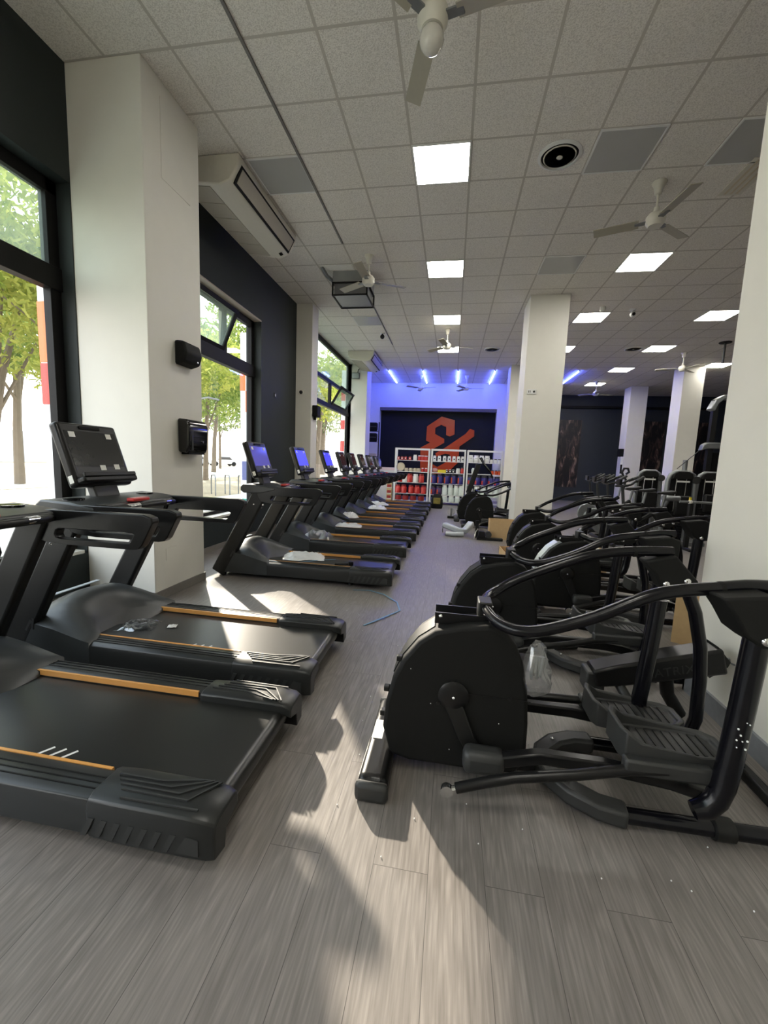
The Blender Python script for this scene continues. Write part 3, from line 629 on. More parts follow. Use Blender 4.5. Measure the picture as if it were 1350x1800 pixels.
for x in (-.99, -.87): jar('red_box', x, 1.098)
for x in (-.16, -.05, .06): jar('black_small', x, 1.098)
jar('white_tub2', .22, 1.098); jar('red_tub2', .37, 1.098)
for x in (-1.76, -1.42, -1.02): jar('red_tub', x, .725)
for x in (-1.59, -1.22): jar('clear_tub', x, .725)
for x in (-1.83, -1.62, -1.36, -1.15, -.93): jar('red_low', x, .34)
for x in (-1.8, -1.55, -1.28, -1.0): jar('dark_low', x, .10)
for x in (-.60, -.38, -.15, .08, .31): jar('blue_tub', x, .725)
for x in (.65, .88, 1.1, 1.32, 1.53): jar('navy_tub', x, .725)
for x in (-.60, -.40): jar('purple_low', x, .34)
for x in (-.2, 0, .19, .36): jar('milk', x, .34)
for x in (-.18, .04, .25): jar('milk_low', x, .10)
for x in (.65, .88, 1.1, 1.32, 1.53): jar('milk_right', x, .34)
for x in (1.36, 1.48, 1.58): jar('orange_small', x, 1.105)
o = obj('round_pack', MB().lathe([(.12, -.03), (.15, 0), (.12, .03)], axis='y', seg=20), BEIGE, loc=(-1.76, 14.3, 1.25)); tag(o, 'large round beige pack standing on the second left shelf', 'pack')
o = obj('snack_box', MB().box(-.14, .14, -.12, .12, 0, .10), YEL, loc=(-.33, 14.35, 1.098), bevel=.008); tag(o, 'yellow box on the second middle shelf', 'box'); o = obj('snack_bag', MB().ball((0, 0, .08), .1, 12, 8, (1.1, .7, .8)), pm('pink_pack', (.5, .25, .22), .4), loc=(-.57, 14.33, 1.098)); tag(o, 'pinkish bag left of the yellow box on the second middle shelf', 'bag')
o = obj('shaker', MB().lathe([(.05, 0), (.06, .12), (.055, .16), (.02, .2)], seg=14), GRNW, loc=(.72, 14.3, 1.105)); tag(o, 'pale shaker bottle on the second right shelf', 'bottle')
# reception desk left of the shelves
t = thing('reception_desk', 'white counter with pale pink top left of the shelves', 'counter', (-2.42, 14.7, 0))
obj('front_panel', MB().box(-.5, .42, 0, .5, 0, 1.1), WHITE, t); obj('counter_top', MB().box(-.55, .44, -.03, .55, 1.1, 1.2), pm('pink_top', (.75, .6, .6), .4), t)
t = thing('display_case', 'small lit glass case of snacks between desk and shelves', 'display case', (-2.12, 14.15, 0)); obj('case_frame', MB().box(-.09, .09, 0, .25, 0, .72), pm('case_beige', (.45, .33, .16), .4), t)
for z in (.12, .3, .5): obj('shelf_board', MB().box(-.085, .085, -.004, .0, z, z+.015), WHITE, t); obj('product_row', MB().box(-.07, .07, -.006, .0, z+.02, z+.12), DRED, t)
o = obj('water_bottle', MB().lathe([(.05, 0), (.055, .02), (.055, .2), (.02, .27), (.02, .3)], seg=14), pm('bottle_blue', (.25, .28, .6), .2), loc=(-2.62, 14.9, 1.2)); tag(o, 'blue-tinted plastic bottle on the white counter', 'bottle')
# training pads, stack and dark strip on the left wall beyond the third column
for n, z in enumerate((2.55, 2.15)):
    t = thing('strike_pad', 'black padded strike shield on the far left wall, ' + ['upper', 'lower'][n] + ' one', 'pad', (-3.08, 15.53, z), 0, 'black strike pads'); obj('pad', MB().box(-.22, .2, 0, .2, 0, .32), MATTE, t, bevel=.06, seg=3); obj('strap', MB().box(-.18, .16, -.015, .002, .14, .18), GREYP, t)
t = thing('storage_rack', 'black upright rack holding the stacked step boards on the far left', 'rack', (-3.05, 15.55, 0))
for s in (-.24, .2): obj('post', MB().box(s-.02, s+.02, .2, .24, 0, 2.9), BLACK, t)
obj('base_plate', MB().box(-.28, .24, -.05, .35, 0, .03), BLACK, t)
for z_ in (2.13, 2.53): obj('arm', MB().box(-.24, .2, .0, .2, z_, z_+.02), BLACK, t)
for k_ in range(7): obj('arm', MB().box(-.24, .2, .0, .2, .38+k_*.2, .40+k_*.2), BLACK, t)
for k_ in range(7):
    o = obj('step_board', MB().box(-.2, .16, 0, .14, 0, .10), BEIGE, loc=(-3.05, 15.55, .40+k_*.2), bevel=.01); tag(o, 'pale step board on the far left rack, ' + ['lowest', 'second lowest', 'third lowest', 'middle', 'third highest', 'second highest', 'topmost'][k_], 'step board', 'step boards')
struct(obj('trim_7', MB().box(-3.48, -3.40, 15.4, 15.5, 1.9, 4.3), FRAME))
# posters on the back wall
k = NT('dark_poster'); tcn = k.n('ShaderNodeTexCoord'); mp = k.n('ShaderNodeMapping'); mp.inputs['Scale'].default_value = (4, 1, 1.1); mp.inputs['Rotation'].default_value = (0, .35, 0); k.l(tcn.outputs['Object'], mp.inputs[0])
r = k.n('ShaderNodeValToRGB'); k.l(k.noise(1.7, 5, mp.outputs[0], 1.2), r.inputs[0]); e = r.color_ramp.elements; e[0].position = .48; e[0].color = (.004, .004, .005, 1); e[1].position = .8; e[1].color = (.5, .36, .28, 1)
n_ = r.color_ramp.elements.new(.62); n_.color = (.07, .04, .035, 1); k.l(r.outputs[0], k.p.inputs['Base Color']); k.p.inputs['Roughness'].default_value = .4; POSTER = k.m
for n, (xa, xb, lb) in enumerate(((4.0, 5.48, 'tall dark poster on the back wall beside the centre column'), (7.4, 8.8, 'tall dark poster on the back wall between the two far columns'), (9.3, 10.7, 'tall dark poster on the back wall right of the far columns'))):
    t = thing('poster', lb, 'poster', ((xa+xb)/2, YF, 0), 0, 'dark posters'); obj('print', MB().box(-(xb-xa)/2, (xb-xa)/2, -.02, -.002, .6, 3.53), POSTER, t)
struct(obj('trim_8', MB().box(2.2, 10.5, YF-.12, YF, 4.03, 4.12), FRAME))
# monitor and small sign on the far column
t = thing('door_sign', 'small white sign with black mark on the edge of the far column', 'sign', (6.5, 17.3, 0)); obj('bracket_box', MB().box(-.16, 0, -.1, .1, 1.95, 2.25), MATTE, t); obj('panel', MB().box(-.09, 0, -.11, -.08, 1.2, 1.95), WHITE, t); obj('dark_mark', MB().box(-.08, -.01, -.115, -.11, 1.3, 1.65), MATTE, t)
# ------------------------------------------------------------------ treadmills
TR = -1.70            # world x of a treadmill's origin
def make_treadmill(label):
    t = thing('treadmill', label, 'treadmill', (TR, 1.51, 0), 0, 'treadmills along the windows')
    # lower frame and running belt
    m = MB(); m.box(-.88, 1.02, -.33, .33, .05, .13); obj('deck_frame', m, MATTE, t)
    m = MB(); n = 8
    prof = [(-.66, .163), (1.02, .163)] + [(1.02+.045*math.sin(a), .118+.045*math.cos(a)) for a in [PI*i/n for i in range(1, n+1)]] + [(-.66, .073)]
    m.prism(prof, -.275, .275); belt = obj('running_belt', m, BELT, t)
    for s in (-1, 1):      # printed stroke marks on the belt
        m = MB(); z = .1634; y0 = s*.235; x0 = .16 if s < 0 else -.58
        def stroke(xa, ya, xb, yb, w):
            d = Vector((xb-xa, yb-ya, 0)).normalized(); p = Vector((-d.y, d.x, 0))*w
            a, b = Vector((xa, ya, z)), Vector((xb, yb, z)); m.quad(a-p, b-p, b+p, a+p)
        stroke(x0, y0, x0+.17, y0, .004)
        for q in range(3): stroke(x0+.05+q*.055, y0, x0+.085+q*.055, y0+.055, .006)
        mk = obj('belt_mark', m, MARK, belt)
    for s in (-1, 1):
        # side rail: inner lip, top, rounded outer shoulder, skirt
        sec = [(.268, .15), (.268, .192), (.285, .2), (.375, .198), (.398, .185), (.405, .16), (.4, .05), (.34, .045), (.33, .12)]
        m = MB(); m.loft([[(x, s*y, z) for y, z in sec] for x in (-.56, 1.0)], False); r = obj('side_rail', m, RAIL, t, bevel=.004)
        m = MB(); m.box(-.40, .60, min(s*.262, s*.274), max(s*.262, s*.274), .170, .1985); obj('accent_strip', m, ORANGE, r)
        for q in (.315, .34, .365):
            m = MB(); m.box(-.5, .62, s*q-.002, s*q+.002, .198, .2015); obj('rail_groove', m, MATTE, r)
        # end cap with ridges on top and slanted vent slots on its side
        sec2 = [(.245, .15), (.245, .2), (.27, .212), (.38, .21), (.408, .195), (.417, .16), (.412, .05), (.34, .035), (.33, .12)]
        m = MB(); m.loft([[(x, s*(.29+(y-.29)*k_), .05+(z-.05)*h_) for y, z in sec2] for x, k_, h_ in ((.62, .96, .96), (.72, 1, 1), (1.0, 1, 1), (1.07, .98, .95), (1.10, .9, .85))], False); c = obj('end_cap', m, RAIL, t, bevel=.006)
        m = MB()
        for q in range(5): m.bar([(.66+.02*q, s*(.30+.02*q), .2125), (.84+.045*q, s*(.30+.02*q), .2135), (1.0+.015*q, s*.262, .2125)] if q < 4 else [(.74, s*.39, .209), (1.03, s*.385, .2095)], .006, .006)
        obj('tread_ridges', m, GREYP, c)
        for q in range(8):
            x = .60+q*.052
            m = MB(); m.prism([(x, .065), (x+.022, .065), (x+.057, .135), (x+.035, .135)] if q < 7 else [(x, .07), (x+.085, .07), (x+.085, .13), (x+.04, .135)], s*.409-.004, s*.409+.008*s+.002) if 0 else m.prism([(x, .065), (x+.022, .065), (x+.057, .135), (x+.035, .135)] if q < 7 else [(x, .07), (x+.085, .07), (x+.085, .13), (x+.04, .135)], min(s*.405, s*.4175), max(s*.405, s*.4175))
            obj('vent_slot', m, GREYP, c)
        # feet and transport wheels
        ft = obj('levelling_foot', MB().lathe([(.012, .05), (.012, .02), (.03, .018), (.034, 0), (.01, 0)], (.62, s*.30, 0), 'z', 12), BLACK, t)
        obj('transport_wheel', MB().lathe([(.012, -.018), (.05, -.018), (.055, 0), (.05, .018), (.012, .018)], (-.93, s*.33, .055), 'y', 16), BLACK, t)
    m = MB(); m.lathe([(.04, -.30), (.04, .30)], (1.02, 0, .115), 'y', 14); obj('rear_roller', m, BLACKS, t)
    # motor hood: lofted across the front of the deck
    rings = []
    for x, zc, zs in ((-.95, .14, .11), (-.90, .27, .20), (-.82, .375, .27), (-.72, .405, .285), (-.60, .385, .265), (-.48, .325, .235), (-.40, .265, .215), (-.34, .215, .203)):
        ring = []
        for i in range(13):
            u = -1+2*i/12; y = u*.405; ring.append((x - .21*(1-min(1, abs(u)/.72)**3)*max(0, min(1, (x+.72)/.38)), y, zc+(zs-zc)*abs(u)**2.2))
        rings.append(ring + [(x, .405, .05), (x, -.405, .05)])
    obj('motor_hood', MB().loft(rings), HOOD, t, sharp=50)
    obj('hood_trim', MB().bar([(-.845, -.2, .39), (-.845, .2, .39)], .035, .006), SILVER, t)
    # uprights
    for s in (-1, 1):
        m = MB(); a, b = Vector((-.955, s*.372, .035)), Vector((-.41, s*.372, 1.03)); d = (b-a).normalized()
        w = Vector((d.z, 0, -d.x)).normalized()*.085; h = Vector((0, .034, 0))
        m.loft([[p-w*k_-h, p+w*k_-h, p+w*k_+h, p-w*k_+h] for p, k_ in ((a+Vector((0, 0, 0)), 1.0), (a.lerp(b, .5), .98), (b, .95))], False); u = obj('upright', m, BLACK, t, bevel=.018, seg=3)
        obj('emblem', MB().prism([(-.80, .24), (-.785, .235), (-.752, .29), (-.748, .255), (-.735, .25), (-.725, .32), (-.742, .327), (-.742, .305), (-.755, .318), (-.775, .285)], min(s*.406, s*.4075), max(s*.406, s*.4075)), EMBL, u)
        for q in (0, .11): obj('screw', MB().ball((-.50+q, s*.408, .86), .010, 8, 6, (1, .4, 1)), CHROME, u)
        # hand rail: tapered loop with a slot
        out = [(-.44, 1.065), (.24, 1.068), (.285, 1.055), (.292, 1.03), (.225, .905), (.205, .885), (.17, .878), (-.25, .878), (-.36, .885), (-.42, .90), (-.46, .96), (-.47, 1.03)]
        inn = [(-.27, .965), (.12, .968), (.17, .966), (.18, .958), (.155, .918), (.148, .91), (.13, .908), (-.20, .908), (-.26, .909), (-.29, .912), (-.30, .93), (-.29, .955)]
        m = MB(); m.ring(out, inn, s*.385-.027, s*.385+.027); obj('hand_rail', m, BLACKS, t, bevel=.012, seg=3)
    # dash with grip bar, key and cup wells
    rings = []
    for y, k_ in ((-.415, .8), (-.37, 1), (-.15, 1.03), (.15, 1.03), (.37, 1), (.415, .8)):
        rings.append([(-.66, y, 1.055), (-.62, y, 1.085), (-.42, y, 1.075), (-.30*k_, y, 1.055), (-.30*k_, y, 1.03), (-.42, y, .985), (-.62, y, .985), (-.66, y, 1.01)])
    d = obj('dash', MB().loft(rings, False), HOOD, t, bevel=.012)
    obj('cup_holder', MB().lathe([(.045, 0), (.058, .004), (.058, -.004), (.045, -.004)], (-.5, -.3, 1.083), 'z', 20), SHINY, d); obj('cup_holder', MB().lathe([(.045, 0), (.058, .004), (.058, -.004), (.045, -.004)], (-.5, .3, 1.083), 'z', 20), SHINY, d)
    g = obj('grip_bar', MB().tube([(-.32, -.36, 1.02), (-.22, -.25, 1.035), (-.19, -.1, 1.04), (-.19, .1, 1.04), (-.22, .25, 1.035), (-.32, .36, 1.02)], .02, 10), BLACK, t)
    for s in (-1, 1): obj('pulse_plate', MB().tube([(-.213, s*.20, 1.038), (-.193, s*.12, 1.042)], .0212, 10), CHROME, g)
    obj('stop_key', MB().box(-.33, -.27, -.075, .075, 1.058, 1.082), RED, d, bevel=.008)
    # console panel tilted back
    T = Matrix.Translation((-.54, 0, 1.09)) @ Matrix.Rotation(math.radians(-19), 4, 'Y')
    def tilt(o): o.data.transform(T); return o
    c = tilt(obj('console', MB().box(-.045, .025, -.235, .235, .06, .50), BLACKS, t, bevel=.022, seg=3))
    tilt(obj('console_neck', MB().box(-.05, .01, -.1, .1, -.02, .09), GREYP, c, bevel=.01))
    tilt(obj('screen', MB().box(.024, .0265, -.20, .20, .20, .44), SCREEN, c)); tilt(obj('keypad', MB().box(.024, .0262, -.20, .20, .145, .19), GREYP, c))
    tilt(obj('camera_bar', MB().box(.022, .032, -.08, .08, .455, .475), SHINY, c)); tilt(obj('shelf_tray', MB().box(.02, .085, -.225, .225, .075, .115), BLACK, c, bevel=.012)); tilt(obj('tray_lip', MB().box(.07, .09, -.215, .215, .11, .14), BLACK, c, bevel=.006))
    for y, z in ((-.15, .415), (.14, .415), (.01, .185), (.13, .19)): tilt(obj('tape_piece', MB().box(.0265, .0282, y-.022, y+.022, z-.018, z+.018), PAPER, c))
    tilt(obj('side_sticker', MB().box(-.02, .012, -.2365, -.2345, .09, .14), PAPER, c))
    return t
ords = ['nearest treadmill, cut off at the left edge, its console out of sight', 'second treadmill, with a small clear bag on its belt', 'third treadmill, standing just past the near left column', 'fourth treadmill, blue reflection painted on its screen, in front of the second left column', 'fifth treadmill, blue reflection painted on its screen, beside the dark wall end', 'sixth treadmill from the viewer, fifth from the back', 'seventh treadmill from the viewer, fourth from the back', 'eighth treadmill from the viewer, third from the back', 'ninth treadmill, second from the back of the row', 'last treadmill at the back of the row, nearest the shelves']
TY_ = [1.51, 2.50, 4.68, 6.08, 7.35, 8.40, 9.36, 10.36, 11.35, 12.35]
tm0 = None; TMS = []
for i, y in enumerate(TY_):
    lb = 'black ' + ords[i]; xo = TR + (-.10 if i == 0 else -.12 if i == 1 else .03 if i < 4 else .06)
    if tm0 is None: tm0 = make_treadmill(lb); tm0.location = (xo, y, 0); o = tm0
    else: o = dup(tm0, lb, (xo, y, 0))
    TMS.append(o)
def subtree(o):
    for ch in o.children:
        yield ch; yield from subtree(ch)
for i, mt in ((2, SCRP), (3, SCRB), (4, SCRB)):  # emission stands in for reflections on these glossy screens
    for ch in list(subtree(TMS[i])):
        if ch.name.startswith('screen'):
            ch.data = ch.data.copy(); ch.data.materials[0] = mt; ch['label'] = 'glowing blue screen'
# ------------------------------------------------------------------ elliptical trainers (being assembled)
def make_elliptical(label):
    t = thing('elliptical_trainer', label, 'elliptical trainer', (0, 1.815, 0), 0, 'elliptical trainers')
    hp = [(-.205, .075), (-.241, .2), (-.232, .32), (-.205, .44), (-.165, .53), (-.10, .62), (-.03, .675), (.08, .705), (.209, .724), (.275, .69), (.315, .64), (.345, .57), (.371, .452), (.385, .3), (.388, .12), (.34, .065), (.133, .055), (-.12, .055)]
    h = obj('housing', MB().prism(hp, -.115, .115), MATTE, t, bevel=.018, seg=3)
    for x, z in ((-.232, .37), (-.18, .52), (-.245, .25)): obj('fixing_tab', MB().box(x-.014, x+.012, -.09, -.06, z-.012, z+.012), BLACK, h, bevel=.004)
    obj('seam', MB().box(.12, .385, -.1165, -.114, .408, .411), BLACKS, h)
    for x, z in ((.0, .35), (.30, .41)): obj('plug', MB().lathe([(.008, -.118), (.008, -.112)], (x, 0, z), 'y', 10), BLACKS, h)
    obj('rim_strip', MB().loft([[(x-.004, -.06, z+.003), (x-.004, .06, z+.003), (x+.01, .06, z-.004), (x+.01, -.06, z-.004)] for x, z in ((-.205, .44), (-.165, .53), (-.10, .62), (-.03, .675))], False), RAIL, h)
    tr = obj('mast_bracket', MB().box(-.035, .21, -.055, -.047, .69, .74).box(-.035, .21, .047, .055, .69, .74).box(-.035, .21, -.047, .047, .69, .705), BLACKS, t)
    for y in (-.05, .05): obj('bracket_bolt', MB().ball((-.01, y*1.15, .725), .010, 8, 6), CHROME, tr)
    obj('handle_clamp', MB().box(.15, .21, -.05, .05, .715, .80), BLACK, t, bevel=.006)
    for s in (-1, 1):
        f = lambda lo, hi: (min(s*lo, s*hi), max(s*lo, s*hi))
        c = obj('crank', MB().lathe([(.01, 0), (.062, 0), (.066, s*.012), (.05, s*.022), (.01, s*.022)], (.065, s*.115, .398), 'y', 28), BLACKS, t)
        obj('crank_arm', MB().prism([(.018, .375), (.105, .37), (.165, .22), (.235, .12), (.17, .10), (.10, .20)], *f(.115, .135)), BLACK, c, bevel=.006)
        obj('crank_bolt', MB().ball((.065, s*.14, .398), .008, 8, 6), CHROME, c)
        b = obj('crank_cover', MB().box(.115, .285, *f(.15, .24), .125, .225), GREYP, t, bevel=.03, seg=3)
        # foot link from the crank to the pedal, and the rod below it
        y = s*.205; zo = 0 if s < 0 else -.03
        obj('foot_link', MB().bar([(.25, s*.2, .185), (.42, y, .235+zo), (.65, y, .235+zo), (.90, y, .21+zo), (1.05, y, .175+zo)], .045, .05), BLACKS, t, bevel=.008)
        l = obj('lower_arm', MB().tube([(.09, s*.30, .115), (.2, s*.295, .155), (.31, s*.29, .19), (.54, s*.28, .235), (.72, s*.272, .28), (.85, s*.27, .295)] if s < 0 else [(.39, .30, .20), (.54, .28, .22), (.72, .265, .235), (.85, .26, .24)], .021, 10), BLACKS, t)
        if s < 0:
            obj('rod_end', MB().lathe([(.013, -.012), (.024, -.012), (.026, 0), (.024, .012), (.013, .012)], (.055, s*.30, .10), 'y', 16), CHROME, l); obj('rod_stud', MB().tube([(.07, s*.30, .107), (.095, s*.30, .117)], .011, 8), CHROME, l)
        # pedal: tray with a raised rim, higher at the toe, ribbed sole
        zc = .335 if s < 0 else .27
        pl = [(.70, -.06), (.715, -.095), (.76, -.105), (.98, -.10), (1.06, -.085), (1.10, -.05), (1.10, .05), (1.06, .085), (.98, .10), (.76, .105), (.715, .095), (.70, .06)]
        yc = s*.15; cxm = .90
        def rise(x): return .075 if x < .75 else (.045 if x < .8 else .018)
        lo = [(a, yc+b_, zc-.035) for a, b_ in pl]; up = [(a, yc+b_, zc+rise(a)) for a, b_ in pl]
        inn = [(cxm+(a-cxm)*.9, yc+b_*.84, zc+rise(a)-.004) for a, b_ in pl]; fl_ = [(cxm+(a-cxm)*.86, yc+b_*.8, zc) for a, b_ in pl]
        p = obj('pedal', MB().loft([lo, up, inn, fl_], False), GREYP, t, bevel=.005)
        m = MB()
        for q in range(9): m.box(.78+q*.032, .79+q*.032, yc-.065, yc+.065, zc-.002, zc+.005)
        obj('sole_ribs', m, BLACK, p); obj('pedal_arm', MB().box(.70, 1.0 if s < 0 else 1.06, *f(.245, .29), zc-.065, zc-.005), GREYP, p, bevel=.01)
        # swing arm post with its plate
        y = -.30 if s < 0 else .235
        if s < 0: ps = [(1.055, y, .875), (1.042, y, .6), (1.028, y, .37), (1.02, y, .29), (1.005, y, .235), (.975, y, .195), (.935, y, .18)]
        else: ps = [(1.0, y, .80), (.985, y, .55), (.965, y, .30), (.962, y, .25)]
        obj('swing_post', MB().tube(ps, [.038]*(len(ps)-1)+[.030] if s < 0 else .034, 14), COAT, t)
        if s < 0: pp = [(.91, .985), (1.06, 1.005), (1.12, .985), (1.115, .832), (1.05, .822), (.995, .86), (.955, .925)]
        else: pp = [(.90, .985), (1.03, 1.02), (1.14, .90), (1.11, .885), (1.06, .85), (.98, .86), (.955, .92)]
        q = obj('arm_plate', MB().prism(pp, y-.042, (y+.042 if s > 0 else y+.10)), MATTE, t, bevel=.01)
        for x, z in (((1.052, .852),) if s < 0 else ((1.0, .885), (1.085, .905))): obj('plate_bolt', MB().ball((x, y-.045, z), .015, 12, 8, (1, .6, 1)), CHROME, q)
    obj('curved_arm', MB().tube([(1.10, .235, .88), (1.16, .24, .75), (1.205, .245, .58), (1.225, .25, .42), (1.23, .25, .22), (1.2, .25, .10)], .028, 12), COAT, t)
    # U-shaped handlebar
    P = [(1.13, -.235, 1.012), (1.04, -.235, 1.008), (.94, -.235, .99), (.81, -.235, .968), (.71, -.235, .93), (.56, -.232, .845), (.40, -.222, .775), (.31, -.205, .752), (.25, -.17, .75), (.21, -.12, .757), (.185, -.05, .77), (.18, 0, .775), (.185, .05, .775), (.205, .13, .772), (.245, .19, .782), (.30, .22, .81), (.38, .232, .855), (.555, .235, .935), (.68, .235, .985), (.80, .235, 1.012), (.92, .235, 1.025), (1.03, .235, 1.03)]
    Q = []
    for i in range(len(P)-1):
        p0, p1, p2, p3 = [Vector(P[max(0, min(len(P)-1, i+q))]) for q in (-1, 0, 1, 2)]
        for q in range(3):
            u_ = q/3; Q.append(.5*((2*p1)+(p2-p0)*u_+(2*p0-5*p1+4*p2-p3)*u_**2+(3*p1-p0-3*p2+p3)*u_**3))
    Q.append(Vector(P[-1]))
    u = obj('handlebar', MB().tube(Q, .0235, 14), COAT, t)
    for x, y, z in ((.955, -.235, .992), (.86, .235, 1.018)): obj('joint_ring', MB().tube([(x, y, z), (x+.014, y, z+.002)], .0252, 14), MATTE, u)
    # floor frame: front foot bar, spine and rear U
    fb = obj('front_foot', MB().box(-.315, -.185, -.30, .30, .0, .095), BLACKS, t, bevel=.035, seg=4)
    for s in (-1, 1): obj('foot_cap', MB().box(-.32, -.18, min(s*.285, s*.325), max(s*.285, s*.325), 0, .085), GREYP, fb, bevel=.02)
    obj('sticker', MB().quad((-.30, -.05, .0962), (-.25, -.05, .0962), (-.25, .09, .0962), (-.30, .09, .0962)), PAPER, fb)
    obj('spine', MB().box(-.2, .48, -.035, .035, .03, .085), BLACKS, t)
    m = MB(); m.bar([(.76, -.215, .045), (.66, -.20, .05), (.57, -.15, .055), (.50, -.07, .06), (.48, 0, .06), (.50, .07, .06), (.57, .15, .055), (.66, .20, .05), (.76, .215, .045)], .085, .07); bw = obj('rear_bow', m, GREYP, t, bevel=.015)
    for y in (-.13, 0, .13): obj('bow_bolt', MB().ball((.555 if y else .485, y, .097), .009, 8, 6), CHROME, bw)
    for s in (-1, 1):
        r = obj('rear_rail', MB().tube([(.74, s*.215, .045), (1.42, s*.205, .045)], .03, 12), COAT, t)
        obj('rail_collar', MB().lathe([(.03, 1.06), (.042, 1.065), (.042, 1.13), (.03, 1.135)], (0, s*.21, .048), 'x', 14), BLACK, r)
    obj('roller_foot', MB().box(1.40, 1.45, -.27, .27, 0, .05), BLACK, t, bevel=.012)
    return t
e1 = make_elliptical('black elliptical trainer nearest the viewer, half-assembled, beside the right pillar')
def brief(label, x, y): return dup(e1, label, (x, y, 0), skip=('sticker',))
E2 = brief('black elliptical trainer directly behind the nearest one', .28, 3.04)
E3 = brief('black elliptical trainer standing further right, third from the viewer', 1.08, 4.17)
obj('rim_cover', MB().loft([[(x-.014, -.09, z+.012), (x-.014, .05, z+.012), (x+.004, .05, z), (x+.004, -.09, z)] for x, z in ((-.22, .40), (-.205, .44), (-.165, .53), (-.10, .62), (-.03, .677), (.0, .69))], False), SILVER, E3)
E4 = brief('black elliptical trainer fourth from the viewer, behind the open carton', 1.05, 5.37)
E5 = brief('black elliptical trainer fifth from the viewer, nearest the centre column', 1.17, 6.6)
E6 = brief('black elliptical trainer left of the centre column, beside the brown box', .60, 9.45)
E7 = brief('black elliptical trainer with upright mast, furthest back left of the column', .44, 10.45)
# E7 already has its mast and upper handles
m = MB(); a, b = Vector((.0, 0, .70)), Vector((.21, 0, 1.42)); d = (b-a).normalized(); w = Vector((d.z, 0, -d.x))*.06; h = Vector((0, .05, 0))
m.loft([[p-w-h, p+w-h, p+w+h, p-w+h] for p in (a, b)], False); ms = obj('console_mast', m, BLACK, E7, bevel=.015)
obj('upper_handle', MB().tube([(.22, -.2, 1.58), (.33, -.22, 1.42), (.48, -.24, 1.25), (.55, -.24, 1.12)], .018, 8), COAT, E7); obj('upper_handle', MB().tube([(.28, .2, 1.6), (.36, .22, 1.45), (.5, .24, 1.28)], .018, 8), COAT, E7)
obj('mast_fork', MB().tube([(.2, -.1, 1.42), (.3, -.2, 1.44), (.36, -.22, 1.40)], .014, 8), COAT, E7)
# ------------------------------------------------------------------ loose parts, bags and cartons around the trainers
t = thing('console_mast', 'black elliptical console mast with raised lettering, lying tilted behind the nearest trainer', 'mast', (0, 2.4, 0))
a, b = Vector((.86, 0, .225)), Vector((1.50, 0, .405)); d = (b-a).normalized(); w = Vector((-d.z, 0, d.x))*.062; h = Vector((0, .07, 0))
m = MB(); m.loft([[p-w*k_-h, p+w*k_-h, p+w*k_+h, p-w*k_+h] for p, k_ in ((a, .8), (a.lerp(b, .2), 1), (b, 1.15))], False); ms = obj('mast_body', m, BLACKS, t, bevel=.015)
ang = math.atan2(d.z, d.x); mid = a.lerp(b, .575)
text_mesh('lettering', 'MATRIX', .068, EMBL, ms, Matrix.Translation((mid.x, -.0705, mid.z-.012)) @ Matrix.Rotation(-ang, 4, 'Y') @ Matrix.Rotation(PI/2, 4, 'X'))
obj('end_plate', MB().prism([(1.46, .48), (1.53, .40), (1.52, .37), (1.44, .30)], -.05, .05), BLACK, ms); obj('spring_hook', MB().tube([(1.51, -.02, .405), (1.54, -.02, .41), (1.545, -.02, .385), (1.57, -.02, .375)], .005, 6), STEEL, ms)
obj('pivot_stub', MB().tube([(1.0, -.03, .2), (1.03, -.14, .14)], .026, 10), GREYP, ms); obj('collar_block', MB().box(.82, .92, -.06, .06, .14, .26), GREYP, ms, bevel=.01)
obj('foot_arm', MB().tube([(.9, 0, .16), (.92, 0, .06), (.95, 0, .02)], .03, 8), BLACK, ms); obj('side_arm', MB().tube([(1.25, 0, .27), (1.28, .02, .15), (1.36, .03, .03)], .035, 10), BLACK, ms)
def bag(name, label, loc, sx, sy, sz, seed, mat=None, rz=0):
    R = random.Random(seed); m = MB(); n, k_ = 14, 10; V = []
    for i in range(n):
        row = []
        for j in range(k_):
            u, v = i/(n-1)*2-1, j/(k_-1)*2-1; e = max(0, 1-max(abs(u), abs(v))**3)
            row.append(m.bm.verts.new((u*sx/2+R.uniform(-1, 1)*sx*.018, v*sy/2*(1+.12*math.sin(5*u+seed))+R.uniform(-1, 1)*sy*.02, .004+sz*e*(.35+.65*R.random()))))
        V.append(row)
    for i in range(n-1):
        for j in range(k_-1): m.face([V[i][j], V[i+1][j], V[i+1][j+1], V[i][j+1]], R.random() < .4)
    o = obj(name, m, mat or PLASTIC, loc=loc); o.rotation_euler = (0, 0, rz); return tag(o, label, 'plastic bag')
b_ = bag('plastic_bag', 'small clear plastic bag of screws on the second treadmill belt', (-2.12, 2.47, .168), .24, .20, .035, 1, rz=.2)
for k_ in range(5): obj('screw', MB().tube([(-.07+.03*k_, -.04+.02*(k_ % 3), .012), (-.02+.03*k_, .02-.02*(k_ % 2), .016)], .006, 6), STEEL, b_)
o = bag('paper_scrap', 'torn white scrap on the second treadmill belt', (-1.90, 2.52, .165), .06, .05, .012, 2, PAPER, .4); o['category'] = 'paper scrap'
bag('plastic_sheet', 'white crumpled plastic sheet on the third treadmill', (-1.76, 4.80, .165), .5, .36, .07, 3, pm('milky_plastic', (.6, .61, .6), .28, spec=.6), .3)
MILK = pm('milky_film', (.62, .62, .62), .3, spec=.6)
bag('plastic_sheet', 'crumpled clear plastic on the fourth treadmill hood', (-2.0, 6.05, .18), .45, .36, .12, 4, glass_mat('milky_plastic_b', (.9, .9, .9), .4, .2, .5, (.7, .7, .7)), .1)
